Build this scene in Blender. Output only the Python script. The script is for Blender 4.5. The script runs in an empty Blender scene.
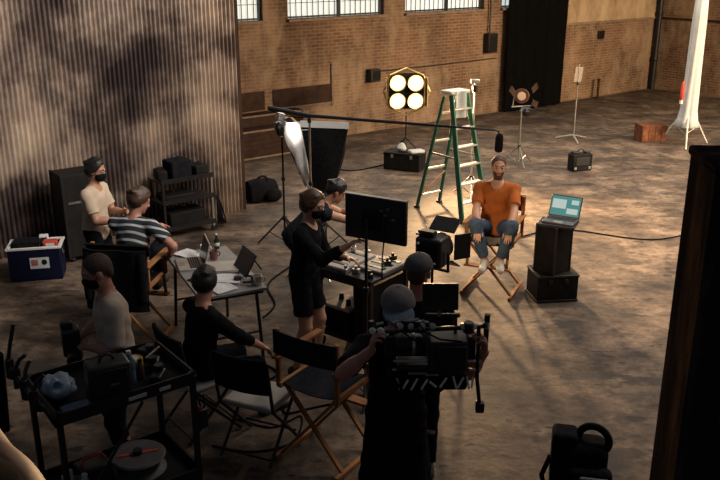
import bpy, bmesh, math, random
import numpy as np
from mathutils import Vector, Matrix, Euler

random.seed(7)
C = bpy.context.scene.collection
R = math.radians
PI = math.pi
K = 0.87                                   # metres per drawing unit of the floor plan below

# ------------------------------------------------------------------ camera, world, light
sc = bpy.context.scene
cam_d = bpy.data.cameras.new('camera'); cam = bpy.data.objects.new('camera', cam_d); C.objects.link(cam)
cam.location = (0, 0, 4.1 * K); cam.rotation_euler = (R(90 - 18.7), 0, 0)
cam_d.sensor_width = 36; cam_d.lens = 844 / 720 * 36; cam_d.clip_end = 200
sc.camera = cam
sc.view_settings.view_transform = 'Standard'; sc.view_settings.look = 'None'
sc.view_settings.exposure = 0.0; sc.view_settings.gamma = 1.0; sc.view_settings.use_curve_mapping = False

w = bpy.data.worlds.new('world'); sc.world = w; w.use_nodes = True
w.node_tree.nodes['Background'].inputs[0].default_value = (0.55, 0.62, 0.78, 1)
w.node_tree.nodes['Background'].inputs[1].default_value = 0.08

def area(name, loc, target, sx, sy, power, col, spread=180):
    d = bpy.data.lights.new(name, 'AREA'); d.shape = 'RECTANGLE'; d.size = sx; d.size_y = sy
    d.energy = power; d.color = col; d.spread = R(spread)
    d.size *= K; d.size_y *= K; loc = Vector(loc) * K; target = Vector(target) * K
    o = bpy.data.objects.new(name, d); C.objects.link(o); o.location = loc
    o.rotation_euler = (Vector(target) - Vector(loc)).to_track_quat('-Z', 'Y').to_euler()
    return o

UA = R(37.8)                               # direction of the brick back wall
U = Vector((math.cos(UA), math.sin(UA), 0)); N = Vector((-math.sin(UA), math.cos(UA), 0))
CORNER = Vector((9.39, 27.46, 0))
def wp(s, z, off=0.0):                     # a point on the back wall: s metres left of the corner
    p = CORNER - U * s - N * off; p.z = z; return p

# added overhead fills without fixtures, for the floor and for the corrugated wall
area('overhead_fill', (7.0, 12.5, 9.0), (6.5, 12.5, 0), 8, 8, 700, (1.0, 0.87, 0.74), 110)
area('left_wall_fill', (3.5, 6.5, 7.5), (-4.0, 10.8, 3.2), 2.2, 2.2, 125, (1.0, 0.92, 0.84), 64)
# daylight through the back windows
for s in (15.85, 12.52, 9.17, 5.83):
    area('window_daylight', wp(s, 4.1, 0.45), wp(s, 0, 9.5), 2.5, 2.2, 45, (1.0, 0.88, 0.72), 120)
# added warm fill from off to the right, brightening the far brick walls
area('side_fill', (14.0, 10.0, 5.0), (5.0, 23.0, 1.0), 6, 3, 950, (1.0, 0.74, 0.45), 110)

# ------------------------------------------------------------------ materials
MATS = {}
def nt(name):
    m = bpy.data.materials.new(name); m.use_nodes = True
    t = m.node_tree; b = t.nodes['Principled BSDF']; MATS[name] = m
    return m, t, b
def mat(name, col, rough=.6, metal=0., noise=.25, scale=12., bump=.0, spec=.5, emit=None, es=0, trans=0, alpha=1):
    if name in MATS: return MATS[name]
    m, t, b = nt(name)
    b.inputs['Roughness'].default_value = rough; b.inputs['Metallic'].default_value = metal
    b.inputs['Specular IOR Level'].default_value = spec
    b.inputs['Base Color'].default_value = (*col, 1)
    if noise:
        tc = t.nodes.new('ShaderNodeTexCoord'); n = t.nodes.new('ShaderNodeTexNoise')
        n.inputs['Scale'].default_value = scale; n.inputs['Detail'].default_value = 5
        t.links.new(tc.outputs['Object'], n.inputs['Vector'])
        r = t.nodes.new('ShaderNodeValToRGB'); r.color_ramp.elements[0].position = .3; r.color_ramp.elements[1].position = .7
        r.color_ramp.elements[0].color = (*[c * (1 - noise) for c in col], 1)
        r.color_ramp.elements[1].color = (*[min(1, c * (1 + noise)) for c in col], 1)
        t.links.new(n.outputs['Fac'], r.inputs['Fac']); t.links.new(r.outputs['Color'], b.inputs['Base Color'])
        if bump:
            bp = t.nodes.new('ShaderNodeBump'); bp.inputs['Strength'].default_value = bump; bp.inputs['Distance'].default_value = .02
            t.links.new(n.outputs['Fac'], bp.inputs['Height']); t.links.new(bp.outputs['Normal'], b.inputs['Normal'])
    if emit:
        b.inputs['Emission Color'].default_value = (*emit, 1); b.inputs['Emission Strength'].default_value = es
    if trans: b.inputs['Transmission Weight'].default_value = trans
    if alpha < 1: b.inputs['Alpha'].default_value = alpha
    return m

def ramp(t, fac, stops):
    r = t.nodes.new('ShaderNodeValToRGB')
    while len(r.color_ramp.elements) < len(stops): r.color_ramp.elements.new(.5)
    for e, (p, c) in zip(r.color_ramp.elements, stops): e.position = p; e.color = (*c, 1)
    t.links.new(fac, r.inputs['Fac']); return r.outputs['Color']
def noise(t, vec, scale, detail=6, rough=.6):
    n = t.nodes.new('ShaderNodeTexNoise'); n.inputs['Scale'].default_value = scale
    n.inputs['Detail'].default_value = detail; n.inputs['Roughness'].default_value = rough
    t.links.new(vec, n.inputs['Vector']); return n.outputs['Fac']
def mix(t, fac, a, b, typ='MIX'):
    m = t.nodes.new('ShaderNodeMix'); m.data_type = 'RGBA'; m.blend_type = typ
    if isinstance(fac, (int, float)): m.inputs['Factor'].default_value = fac
    else: t.links.new(fac, m.inputs['Factor'])
    for k, v in (('A', a), ('B', b)):
        s = [i for i in m.inputs if i.name == k and i.type == 'RGBA'][0]
        if isinstance(v, tuple): s.default_value = (*v, 1)
        else: t.links.new(v, s)
    return [o for o in m.outputs if o.type == 'RGBA'][0]
def mapping(t, vec, scale=(1, 1, 1), loc=(0, 0, 0), rot=(0, 0, 0)):
    m = t.nodes.new('ShaderNodeMapping'); m.inputs['Scale'].default_value = scale
    m.inputs['Location'].default_value = loc; m.inputs['Rotation'].default_value = rot
    t.links.new(vec, m.inputs['Vector']); return m.outputs['Vector']

def floor_material():
    m, t, b = nt('stained_concrete'); tc = t.nodes.new('ShaderNodeTexCoord').outputs['Object']
    big = noise(t, tc, .35, 4); mid = noise(t, mapping(t, tc, (1, 1.0, 1), (3, 9, 0)), 1.6, 8, .65); fine = noise(t, tc, 14, 6, .7)
    c = ramp(t, mid, [(.34, (.042, .032, .026)), (.5, (.135, .100, .074)), (.66, (.27, .20, .148))])
    c = mix(t, .55, c, ramp(t, big, [(.35, (.42, .39, .38)), (.62, (1, .97, .93))]), 'MULTIPLY')
    c = mix(t, .5, c, ramp(t, fine, [(.32, (.35, .34, .33)), (.6, (1, 1, 1))]), 'MULTIPLY')
    gr = noise(t, mapping(t, tc, (1, 1.5, 1), (8, 2, 0)), 4.2, 10, .75)
    c = mix(t, .8, c, ramp(t, gr, [(.38, (.30, .27, .26)), (.54, (1.12, 1.10, 1.07))]), 'MULTIPLY')
    st = noise(t, mapping(t, tc, (.9, 2.2, 1), (1.3, 4.1, 0), (0, 0, .5)), 1.25, 5, .6)
    mask = ramp(t, st, [(.575, (0, 0, 0)), (.62, (.85, .85, .85))])
    c = mix(t, mask, c, (.040, .032, .027))
    sp = noise(t, mapping(t, tc, (1, 2.0, 1), (4, 7, 0)), 3.6, 6, .62)
    c = mix(t, ramp(t, sp, [(.61, (0, 0, 0)), (.64, (.9, .9, .9))]), c, (.026, .020, .017))
    t.links.new(c, b.inputs['Base Color'])
    rr = t.nodes.new('ShaderNodeMapRange'); rr.inputs['To Min'].default_value = .55; rr.inputs['To Max'].default_value = .95
    t.links.new(mid, rr.inputs['Value']); t.links.new(rr.outputs['Result'], b.inputs['Roughness'])
    bp = t.nodes.new('ShaderNodeBump'); bp.inputs['Strength'].default_value = .5; bp.inputs['Distance'].default_value = .04
    t.links.new(mid, bp.inputs['Height']); t.links.new(bp.outputs['Normal'], b.inputs['Normal'])
    b.inputs['Specular IOR Level'].default_value = .3
    return m
def brick_material():
    m, t, b = nt('old_brick'); tc = t.nodes.new('ShaderNodeTexCoord').outputs['Object']
    sx = t.nodes.new('ShaderNodeSeparateXYZ'); t.links.new(tc, sx.inputs[0]); ad = t.nodes.new('ShaderNodeMath'); t.links.new(sx.outputs[0], ad.inputs[0]); t.links.new(sx.outputs[1], ad.inputs[1])
    cb = t.nodes.new('ShaderNodeCombineXYZ'); t.links.new(ad.outputs[0], cb.inputs[0]); t.links.new(sx.outputs[2], cb.inputs[1]); v = cb.outputs[0]
    br = t.nodes.new('ShaderNodeTexBrick'); t.links.new(v, br.inputs['Vector'])
    br.inputs['Scale'].default_value = 1.; br.inputs['Brick Width'].default_value = .21; br.inputs['Row Height'].default_value = .068
    br.inputs['Mortar Size'].default_value = .010; br.inputs['Bias'].default_value = -.1
    br.inputs['Color1'].default_value = (.205, .125, .085, 1); br.inputs['Color2'].default_value = (.130, .078, .056, 1); br.inputs['Mortar'].default_value = (.24, .175, .12, 1)
    big = noise(t, tc, .8, 7, .65); c = mix(t, .7, br.outputs['Color'], ramp(t, big, [(.34, (.38, .34, .32)), (.64, (1.25, 1.12, 1.0))]), 'MULTIPLY')
    fl = noise(t, mapping(t, tc, (1, 1, .45), (5, 5, 5)), 1.3, 8, .7)
    c = mix(t, ramp(t, fl, [(.47, (0, 0, 0)), (.66, (.8, .8, .8))]), c, (.35, .245, .165))
    t.links.new(c, b.inputs['Base Color']); b.inputs['Roughness'].default_value = .95; b.inputs['Specular IOR Level'].default_value = .15
    bp = t.nodes.new('ShaderNodeBump'); bp.inputs['Strength'].default_value = .5; bp.inputs['Distance'].default_value = .02; bp.invert = True
    t.links.new(br.outputs['Fac'], bp.inputs['Height']); t.links.new(bp.outputs['Normal'], b.inputs['Normal'])
    return m
def plaster_material():
    m, t, b = nt('aged_plaster'); tc = t.nodes.new('ShaderNodeTexCoord').outputs['Object']
    big = noise(t, mapping(t, tc, (1, 1, .5)), 1.1, 8, .7)
    c = ramp(t, big, [(.33, (.15, .10, .06)), (.46, (.31, .215, .13)), (.62, (.46, .34, .215))])
    t.links.new(c, b.inputs['Base Color']); b.inputs['Roughness'].default_value = .9
    return m
def corrugated_material():
    m, t, b = nt('stained_corrugated_steel'); tc = t.nodes.new('ShaderNodeTexCoord').outputs['Object']
    big = noise(t, mapping(t, tc, (.9, 1, 1.0), (3.1, 0, 7.7)), .95, 5, .6)
    c = ramp(t, big, [(.36, (.075, .055, .055)), (.47, (.20, .155, .14)), (.57, (.52, .43, .37)), (.72, (.78, .68, .58))])
    fl = noise(t, mapping(t, tc, (9, 1, .7)), 1.2, 6, .7)
    c = mix(t, .6, c, ramp(t, fl, [(.3, (.4, .36, .34)), (.7, (1.15, 1.1, 1.0))]), 'MULTIPLY')
    t.links.new(c, b.inputs['Base Color']); b.inputs['Roughness'].default_value = .42; b.inputs['Metallic'].default_value = .6
    return m
def rust_material():
    m, t, b = nt('dark_rusted_steel'); tc = t.nodes.new('ShaderNodeTexCoord').outputs['Object']
    big = noise(t, mapping(t, tc, (1, 1, .18)), 9, 8, .7)
    c = ramp(t, big, [(.3, (.014, .013, .014)), (.5, (.028, .021, .018)), (.66, (.085, .05, .033))])
    t.links.new(c, b.inputs['Base Color']); b.inputs['Roughness'].default_value = .85; b.inputs['Specular IOR Level'].default_value = 0
    bp = t.nodes.new('ShaderNodeBump'); bp.inputs['Strength'].default_value = .4; t.links.new(big, bp.inputs['Height']); t.links.new(bp.outputs['Normal'], b.inputs['Normal'])
    return m
def wood_material(name, dark, light, axis=2, sc_=6):
    m, t, b = nt(name); tc = t.nodes.new('ShaderNodeTexCoord').outputs['Object']
    n = noise(t, tc, sc_, 6, .65)
    t.links.new(ramp(t, n, [(.3, dark), (.7, light)]), b.inputs['Base Color']); b.inputs['Roughness'].default_value = .7; b.inputs['Specular IOR Level'].default_value = .12
    return m
def stripe_material():
    m, t, b = nt('striped_cotton'); tc = t.nodes.new('ShaderNodeTexCoord').outputs['Object']
    v = mapping(t, tc, (1, 1, 1), (0, 0, 0), (R(38), 0, 0))
    wv = t.nodes.new('ShaderNodeTexWave'); wv.bands_direction = 'Z'; wv.inputs['Scale'].default_value = 4.6; wv.inputs['Distortion'].default_value = .8
    t.links.new(v, wv.inputs['Vector'])
    t.links.new(ramp(t, wv.outputs['Fac'], [(.70, (.018, .02, .024)), (.80, (.42, .43, .44))]), b.inputs['Base Color']); b.inputs['Roughness'].default_value = .9
    return m

FLOOR = floor_material(); BRICK = brick_material(); PLASTER = plaster_material(); CORR = corrugated_material(); RUST = rust_material()
WOOD = wood_material('varnished_wood', (.20, .085, .03), (.42, .20, .085)); WOODRED = wood_material('reddish_crate_wood', (.06, .024, .014), (.22, .085, .042), sc_=9)
DARKWOOD = wood_material('dark_old_timber', (.022, .012, .009), (.06, .032, .022)); PALEWOOD = wood_material('pale_timber_edge', (.15, .10, .075), (.28, .205, .15))
STRIPE = stripe_material()
BLACK = mat('black_metal', (.014, .014, .016), .45, .3, .3, 20)
BLACKP = mat('black_plastic', (.012, .012, .014), .5, 0, .3, 30)
BLACKC = mat('black_cloth', (.009, .009, .0105), .95, 0, .35, 25, .15, .06)
BLACKC2 = mat('faded_black_cotton', (.012, .012, .014), .95, 0, .3, 14, .1, .06)
DRAPE = mat('black_drape_velvet', (.0045, .0043, .0045), 1, 0, .2, 9, 0, 0)
NAVY = mat('navy_canvas', (.014, .016, .024), .9, 0, .3, 18, .1, .06)
CASEB = mat('black_case_board', (.0105, .0095, .0095), .7, 0, .4, 9, 0, .15)
STEEL = mat('brushed_steel', (.45, .44, .42), .35, .9, .2, 30)
CHROME = mat('bright_chrome', (.7, .68, .64), .22, 1, .1, 30)
SILVERC = mat('silver_reflector_cloth', (.80, .79, .77), .35, .15, .12, 10, .4)
WHITE = mat('white_plastic', (.62, .6, .56), .5, 0, .1, 20)
WHITEC = mat('white_silk', (.50, .52, .52), .85, 0, .06, 6)
PAPER = mat('white_paper', (.55, .55, .56), .8, 0, .2, 60)
PAPERBLUE = mat('pale_blue_plastic_bag', (.32, .40, .48), .4, 0, .5, 14)
GREEN = mat('green_fibreglass', (.010, .105, .066), .45, 0, .15, 8)
ALU = mat('aluminium', (.55, .52, .47), .4, .8, .15, 20)
RED = mat('red_plastic', (.45, .05, .03), .5, 0, .2, 12)
ORANGE = mat('orange_cotton', (.36, .10, .022), .9, 0, .2, 8, .1, .2)
DENIM = mat('blue_denim', (.045, .07, .115), .9, 0, .3, 16, .1, .2)
GREYT = mat('taupe_cotton', (.47, .385, .31), .95, 0, .15, 9, .1, .2)
CREAM = mat('cream_cotton', (.48, .38, .28), .95, 0, .12, 9, .1, .2)
CAPG = mat('grey_cap_cotton', (.15, .135, .13), .9, 0, .2, 20)
CAPB = mat('blue_cap_brim', (.075, .125, .17), .9, 0, .2, 20)
CAPGREY = mat('charcoal_cap_cotton', (.085, .082, .085), .9, 0, .2, 20)
HAIRB = mat('black_hair', (.010, .008, .007), .5, 0, .4, 40, .4)
HAIRBR = mat('brown_hair', (.055, .026, .012), .5, 0, .4, 40, .4)
HAIRS = mat('short_brown_hair', (.06, .032, .018), .7, 0, .4, 60, .3)
LIP = mat('lips', (.33, .12, .09), .5, 0, .1)
EYE = mat('eye_white', (.30, .26, .23), .5, 0, 0); IRIS = mat('dark_iris', (.02, .012, .008), .4, 0, 0)
SHOEW = mat('white_canvas_shoe', (.55, .53, .5), .8, 0, .1, 20); SHOEB = mat('black_shoe', (.015, .015, .015), .6, 0, .2, 20)
COOLB = mat('blue_cooler_plastic', (.005, .0065, .024), .6, 0, .15, 6, 0, .12)
YELLOW = mat('yellow_tape', (.45, .30, .04), .6, 0, .1); BLUEB = mat('blue_bottle_plastic', (.10, .17, .26), .25, 0, .2)
GREENB = mat('green_bottle_glass', (.008, .03, .016), .25, 0, .2)
SCREEN = mat('lit_laptop_screen', (.05, .2, .2), .3, 0, 0, emit=(.10, .30, .30), es=.55)
SCREENW = mat('lit_screen_page', (.4, .5, .5), .3, 0, 0, emit=(.50, .66, .66), es=.55)
GLASSB = mat('black_glass', (.006, .006, .008), .12, 0, 0)
LAMPGLOW = mat('lamp_glow', (1, 1, 1), .5, 0, 0, emit=(1.0, .93, .80), es=9)
GOLDM = mat('warm_reflector_metal', (.75, .55, .25), .35, .9, .15, 30)
SKIN = {}
def skin(k):
    cols = dict(fair=(.48, .26, .17), tan=(.40, .205, .125), ruddy=(.43, .20, .14), deep=(.24, .095, .050))
    return mat('skin_' + k, cols[k], .55, 0, .08, 18)
def sky_pane():
    m, t, b = nt('bright_window_glass'); tc = t.nodes.new('ShaderNodeTexCoord').outputs['Object']
    n = noise(t, tc, 1.5, 3)
    b.inputs['Base Color'].default_value = (.5, .5, .5, 1); b.inputs['Roughness'].default_value = .3
    t.links.new(ramp(t, n, [(.3, (.62, .70, .66)), (.7, (.80, .84, .80))]), b.inputs['Emission Color']); b.inputs['Emission Strength'].default_value = .85
    return m
PANE = sky_pane()

AT_TOP = set(bpy.data.objects)
METRIC = set(); METER = [False]            # objects built in metres; all others are built in drawing units

# ------------------------------------------------------------------ mesh helpers
def finish(me, smooth=38):
    bm = bmesh.new(); bm.from_mesh(me); bmesh.ops.recalc_face_normals(bm, faces=bm.faces); bm.to_mesh(me); bm.free()
    if smooth:
        for p in me.polygons: p.use_smooth = True
        me.set_sharp_from_angle(angle=R(smooth))
def frame_of(d):
    d = Vector(d).normalized(); a = Vector((0, 0, 1)) if abs(d.z) < .9 else Vector((1, 0, 0))
    x = d.cross(a).normalized(); return x, x.cross(d).normalized(), d
class MB:
    def __init__(s): s.v = []; s.f = []
    def add(s, vs, fs):
        o = len(s.v); s.v += [tuple(v) for v in vs]; s.f += [tuple(i + o for i in f) for f in fs]; return s
    def box(s, c, size, rot=None, ch=0.0):
        M = (rot.to_matrix() if isinstance(rot, Euler) else Euler(rot).to_matrix()) if rot is not None else Matrix.Identity(3)
        hx, hy, hz = [q / 2 for q in size]; c = Vector(c)
        vs = [c + M @ Vector((x * hx, y * hy, z * hz)) for x in (-1, 1) for y in (-1, 1) for z in (-1, 1)]
        return s.add(vs, [(0, 1, 3, 2), (4, 6, 7, 5), (0, 4, 5, 1), (2, 3, 7, 6), (0, 2, 6, 4), (1, 5, 7, 3)])
    def bar(s, a, b, w, h, up=(0, 0, 1)):       # rectangular bar from a to b
        a = Vector(a); b = Vector(b); d = (b - a).normalized(); x = d.cross(Vector(up))
        if x.length < 1e-4: x = Vector((1, 0, 0))
        x.normalize(); y = x.cross(d).normalized()
        vs = [p + x * (i * w / 2) + y * (j * h / 2) for p in (a, b) for i, j in ((-1, -1), (1, -1), (1, 1), (-1, 1))]
        return s.add(vs, [(3, 2, 1, 0), (4, 5, 6, 7), (0, 1, 5, 4), (1, 2, 6, 5), (2, 3, 7, 6), (3, 0, 4, 7)])
    def tube(s, pts, r, n=10, caps=True):
        pts = [Vector(p) for p in pts]; rs = r if isinstance(r, (list, tuple)) else [r] * len(pts)
        vs = []; x0 = None
        for i, p in enumerate(pts):
            d = (pts[min(i + 1, len(pts) - 1)] - pts[max(i - 1, 0)])
            d = d.normalized() if d.length > 1e-9 else Vector((0, 0, 1))
            if x0 is None: x0 = frame_of(d)[0]
            x0 = (x0 - d * x0.dot(d)); x0 = x0.normalized() if x0.length > 1e-6 else frame_of(d)[0]
            y = d.cross(x0)
            vs += [p + (x0 * math.cos(2 * PI * k / n) + y * math.sin(2 * PI * k / n)) * rs[i] for k in range(n)]
        fs = [(i * n + k, i * n + (k + 1) % n, (i + 1) * n + (k + 1) % n, (i + 1) * n + k) for i in range(len(pts) - 1) for k in range(n)]
        if caps: fs += [tuple(range(n))[::-1], tuple((len(pts) - 1) * n + k for k in range(n))]
        return s.add(vs, fs)
    def cyl(s, a, b, r, r2=None, n=14): return s.tube([a, b], [r, r if r2 is None else r2], n)
    def lathe(s, prof, c=(0, 0, 0), axis=(0, 0, 1), n=24, wob=None):
        x, y, d = frame_of(axis); c = Vector(c); vs = []
        for i, (r, h) in enumerate(prof):
            for k in range(n):
                a = 2 * PI * k / n; rr = max(r, 1e-4) * (wob(a, h) if wob else 1)
                vs.append(c + d * h + (x * math.cos(a) + y * math.sin(a)) * rr)
        m = len(prof)
        fs = [(i * n + k, i * n + (k + 1) % n, (i + 1) * n + (k + 1) % n, (i + 1) * n + k) for i in range(m - 1) for k in range(n)]
        fs += [tuple(range(n))[::-1], tuple((m - 1) * n + k for k in range(n))]
        return s.add(vs, fs)
    def ball(s, c, r, n=14, m=9):
        r = r if isinstance(r, (tuple, list)) else (r, r, r); c = Vector(c); vs = []
        for i in range(m + 1):
            t = PI * (.02 + .96 * i / m)
            for k in range(n):
                a = 2 * PI * k / n
                vs.append(c + Vector((r[0] * math.sin(t) * math.cos(a), r[1] * math.sin(t) * math.sin(a), r[2] * math.cos(t))))
        fs = [(i * n + k, (i + 1) * n + k, (i + 1) * n + (k + 1) % n, i * n + (k + 1) % n) for i in range(m) for k in range(n)]
        fs += [tuple(range(n)), tuple(m * n + k for k in range(n))[::-1]]
        return s.add(vs, fs)
    def torus(s, c, axis, R_, r, n=24, k=8, arc=1.0):
        x, y, d = frame_of(axis); c = Vector(c)
        pts = [c + (x * math.cos(2 * PI * arc * i / n) + y * math.sin(2 * PI * arc * i / n)) * R_ for i in range(n + 1)]
        return s.tube(pts, r, k)
    def prism(s, poly, h, M=None):               # poly in local xy, extruded along z by h; M: 4x4 placement
        M = M or Matrix.Identity(4); n = len(poly)
        vs = [M @ Vector((x, y, 0)) for x, y in poly] + [M @ Vector((x, y, h)) for x, y in poly]
        return s.add(vs, [tuple(range(n))[::-1], tuple(range(n, 2 * n))] + [(i, (i + 1) % n, n + (i + 1) % n, n + i) for i in range(n)])
    def sheet(s, fn, nu, nv, th):                # a surface fn(u,v) with thickness th
        P = [[Vector(fn(i / nu, j / nv)) for j in range(nv + 1)] for i in range(nu + 1)]
        top = []; bot = []
        for i in range(nu + 1):
            for j in range(nv + 1):
                a = P[min(i + 1, nu)][j] - P[max(i - 1, 0)][j]; b = P[i][min(j + 1, nv)] - P[i][max(j - 1, 0)]
                nn = a.cross(b); nn = nn.normalized() if nn.length > 1e-9 else Vector((0, 0, 1))
                top.append(P[i][j] + nn * th / 2); bot.append(P[i][j] - nn * th / 2)
        K = (nu + 1) * (nv + 1); id_ = lambda i, j: i * (nv + 1) + j; fs = []
        for i in range(nu):
            for j in range(nv):
                q = (id_(i, j), id_(i + 1, j), id_(i + 1, j + 1), id_(i, j + 1))
                fs.append(q); fs.append(tuple(K + x for x in q[::-1]))
        for i in range(nu):
            for j in (0, nv): q = (id_(i, j), id_(i + 1, j)); fs.append((q[0], q[1], K + q[1], K + q[0]))
        for j in range(nv):
            for i in (0, nu): q = (id_(i, j), id_(i, j + 1)); fs.append((q[0], q[1], K + q[1], K + q[0]))
        return s.add(top + bot, fs)
    def build(s, name, m, parent=None, bevel=0, smooth=38, loc=None, rz=0, seg=2):
        me = bpy.data.meshes.new(name); me.from_pydata(s.v, [], s.f); finish(me, smooth); me.materials.append(m)
        o = bpy.data.objects.new(name, me); C.objects.link(o)
        if METER[0]: METRIC.add(o)
        if parent: o.parent = parent
        if loc is not None: o.location = loc
        if rz: o.rotation_euler = (0, 0, rz)
        if bevel:
            b = o.modifiers.new('bevel', 'BEVEL'); b.width = bevel; b.segments = seg; b.limit_method = 'ANGLE'; b.angle_limit = R(40)
        return o
def tag(o, label=None, cat=None, group=None, kind=None):
    if label: o['label'] = label
    if cat: o['category'] = cat
    if group: o['group'] = group
    if kind: o['kind'] = kind
    return o
def thing(name, label, cat, loc=(0, 0, 0), rz=0, group=None):
    o = bpy.data.objects.new(name, None); C.objects.link(o); o.empty_display_size = .1
    if METER[0]: METRIC.add(o)
    o.location = loc; o.rotation_euler = (0, 0, rz); return tag(o, label, cat, group)
def dup(root, loc, rz, label=None, group=None):
    r = root.copy(); C.objects.link(r); METRIC.add(r); r.location = loc; r.rotation_euler = (0, 0, rz)
    if label: r['label'] = label
    if group: r['group'] = group
    for ch in list(root.children):
        c = ch.copy(); C.objects.link(c); c.parent = r; METRIC.add(c)
        for g in list(ch.children):
            d = g.copy(); C.objects.link(d); d.parent = c; METRIC.add(d)
    return r

def rescale(root, f, c=(0, 0, 0)):            # resize the parts of a thing about a point of it
    for o in root.children:
        for q in [o] + list(o.children):
            if q.type == 'MESH':
                for v in q.data.vertices: v.co = Vector(c) + Vector(((v.co.x - c[0]) * f[0], (v.co.y - c[1]) * f[1], (v.co.z - c[2]) * f[2]))

# ------------------------------------------------------------------ figures: one continuous skin from blended volumes
GRID = 0.0078
class Vol:
    def __init__(s): s.p = []; s.sub = []; s.cuts = []
    def _cut(s, d, X, cuts):
        for pt, n in cuts or (): d = np.maximum(d, (X - np.array(pt, np.float32)) @ np.array(Vector(n).normalized(), np.float32))
        return d
    def cone(s, a, b, r1, r2, k=.02, cuts=None, sub=False):
        a = np.array(a, np.float32); b = np.array(b, np.float32); rm = max(r1, r2)
        def fn(X):
            ab = b - a; L = float(ab @ ab) + 1e-9; t = np.clip(((X - a) @ ab) / L, 0, 1)
            return s._cut(np.linalg.norm(X - (a + t[:, None] * ab), axis=1) - (r1 + (r2 - r1) * t), X, cuts)
        (s.sub if sub else s.p).append((fn, np.minimum(a, b) - rm, np.maximum(a, b) + rm, k)); return s
    def ell(s, c, r, ax=None, k=.03, cuts=None, sub=False):
        c = np.array(c, np.float32); r = np.array(r, np.float32)
        A = np.array([list(v) for v in ax], np.float32) if ax else np.eye(3, dtype=np.float32)
        def fn(X):
            q = (X - c) @ A.T; k0 = np.linalg.norm(q / r, axis=1); k1 = np.linalg.norm(q / (r * r), axis=1) + 1e-6
            return s._cut(np.where(k1 > 1e-4, k0 * (k0 - 1) / k1, -float(r.min())), X, cuts)
        rm = float(r.max()); (s.sub if sub else s.p).append((fn, c - rm, c + rm, k)); return s
    def mesh(s, name, mats, parent=None, h=None, wr=0, pick=None):
        h = h or GRID
        lo = np.min([p[1] for p in s.p], 0) - 3 * h; hi = np.max([p[2] for p in s.p], 0) + 3 * h
        dims = np.ceil((hi - lo) / h).astype(int) + 1
        F = np.full(dims, 1.0, np.float32)
        for lst, sg in ((s.p, 1), (s.sub, -1)):
            for fn, a, b, k in lst:
                i0 = np.clip(np.floor((a - lo - k) / h).astype(int) - 2, 0, dims - 1); i1 = np.clip(np.ceil((b - lo + k) / h).astype(int) + 3, 1, dims)
                if (i1 <= i0).any(): continue
                g = np.stack(np.meshgrid(*[np.arange(i0[q], i1[q], dtype=np.float32) * h + lo[q] for q in range(3)], indexing='ij'), -1)
                sh = g.shape[:3]; d = fn(g.reshape(-1, 3).astype(np.float32)).reshape(sh)
                sl = tuple(slice(i0[q], i1[q]) for q in range(3)); f = F[sl]
                if sg > 0:
                    m = np.maximum(k - np.abs(f - d), 0) / k; F[sl] = np.minimum(f, d) - m * m * k * .25
                else:
                    d = -d; m = np.maximum(k - np.abs(f - d), 0) / k; F[sl] = np.maximum(f, d) + m * m * k * .25
        ax = [np.arange(dims[q], dtype=np.float32) * h + lo[q] for q in range(3)]
        if wr:
            X, Y, Z = np.meshgrid(*ax, indexing='ij', sparse=True)
            F = F + wr * (np.sin(19 * X + 31 * Z + 2) * np.sin(23 * Y - 27 * Z + 1) + .6 * np.sin(47 * Z + 30 * X) * np.sin(41 * Y + 8 * X))
        for pt, n in s.cuts:
            n = Vector(n).normalized(); X, Y, Z = np.meshgrid(*ax, indexing='ij', sparse=True)
            F = np.maximum(F, (X - pt[0]) * n[0] + (Y - pt[1]) * n[1] + (Z - pt[2]) * n[2])
        v, f = nets(F.astype(np.float32), lo, h)
        me = bpy.data.meshes.new(name); me.from_pydata(v.tolist(), [], f.tolist())
        for m in mats: me.materials.append(m)
        for p in me.polygons: p.use_smooth = True
        if pick is not None:
            ce = v[f].mean(1); ids = pick(ce); me.polygons.foreach_set('material_index', ids.astype(np.int32))
        me.update()
        o = bpy.data.objects.new(name, me); C.objects.link(o); METRIC.add(o)
        if parent: o.parent = parent
        return o
def nets(F, lo, h):
    S = F < 0; n = np.array(F.shape) - 1
    cs = [(i, j, k) for i in (0, 1) for j in (0, 1) for k in (0, 1)]
    cnt = sum(S[i:i + n[0], j:j + n[1], k:k + n[2]].astype(np.int8) for i, j, k in cs)
    I = np.argwhere((cnt > 0) & (cnt < 8)); vals = np.stack([F[I[:, 0] + i, I[:, 1] + j, I[:, 2] + k] for i, j, k in cs], 1)
    P = np.zeros((len(I), 3)); W = np.zeros(len(I)); co = np.array(cs, float)
    for a in range(8):
        for b in range(a + 1, 8):
            if np.abs(co[a] - co[b]).sum() != 1: continue
            va, vb = vals[:, a], vals[:, b]; m = (va < 0) != (vb < 0)
            t = np.where(m, va / np.where(m, va - vb, 1), 0)
            P += np.where(m[:, None], co[a] + t[:, None] * (co[b] - co[a]), 0); W += m
    V = (I + P / W[:, None]) * h + lo
    vid = np.full(n, -1, np.int64); vid[tuple(I.T)] = np.arange(len(I)); faces = []
    for ax_ in range(3):
        u, w_ = (ax_ + 1) % 3, (ax_ + 2) % 3
        sl0 = [slice(None)] * 3; sl1 = [slice(None)] * 3; sl0[ax_] = slice(0, -1); sl1[ax_] = slice(1, None)
        A = S[tuple(sl0)]; B = S[tuple(sl1)]; E = np.argwhere(A != B); E = E[(E[:, u] > 0) & (E[:, w_] > 0) & (E[:, u] < n[u]) & (E[:, w_] < n[w_])]
        if not len(E): continue
        q = []
        for du, dw in ((-1, -1), (0, -1), (0, 0), (-1, 0)):
            K = E.copy(); K[:, u] += du; K[:, w_] += dw; q.append(vid[tuple(K.T)])
        q = np.stack(q, 1); flip = ~A[tuple(E.T)]; q[flip] = q[flip][:, ::-1]; faces.append(q)
    return V, np.concatenate(faces)

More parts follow.
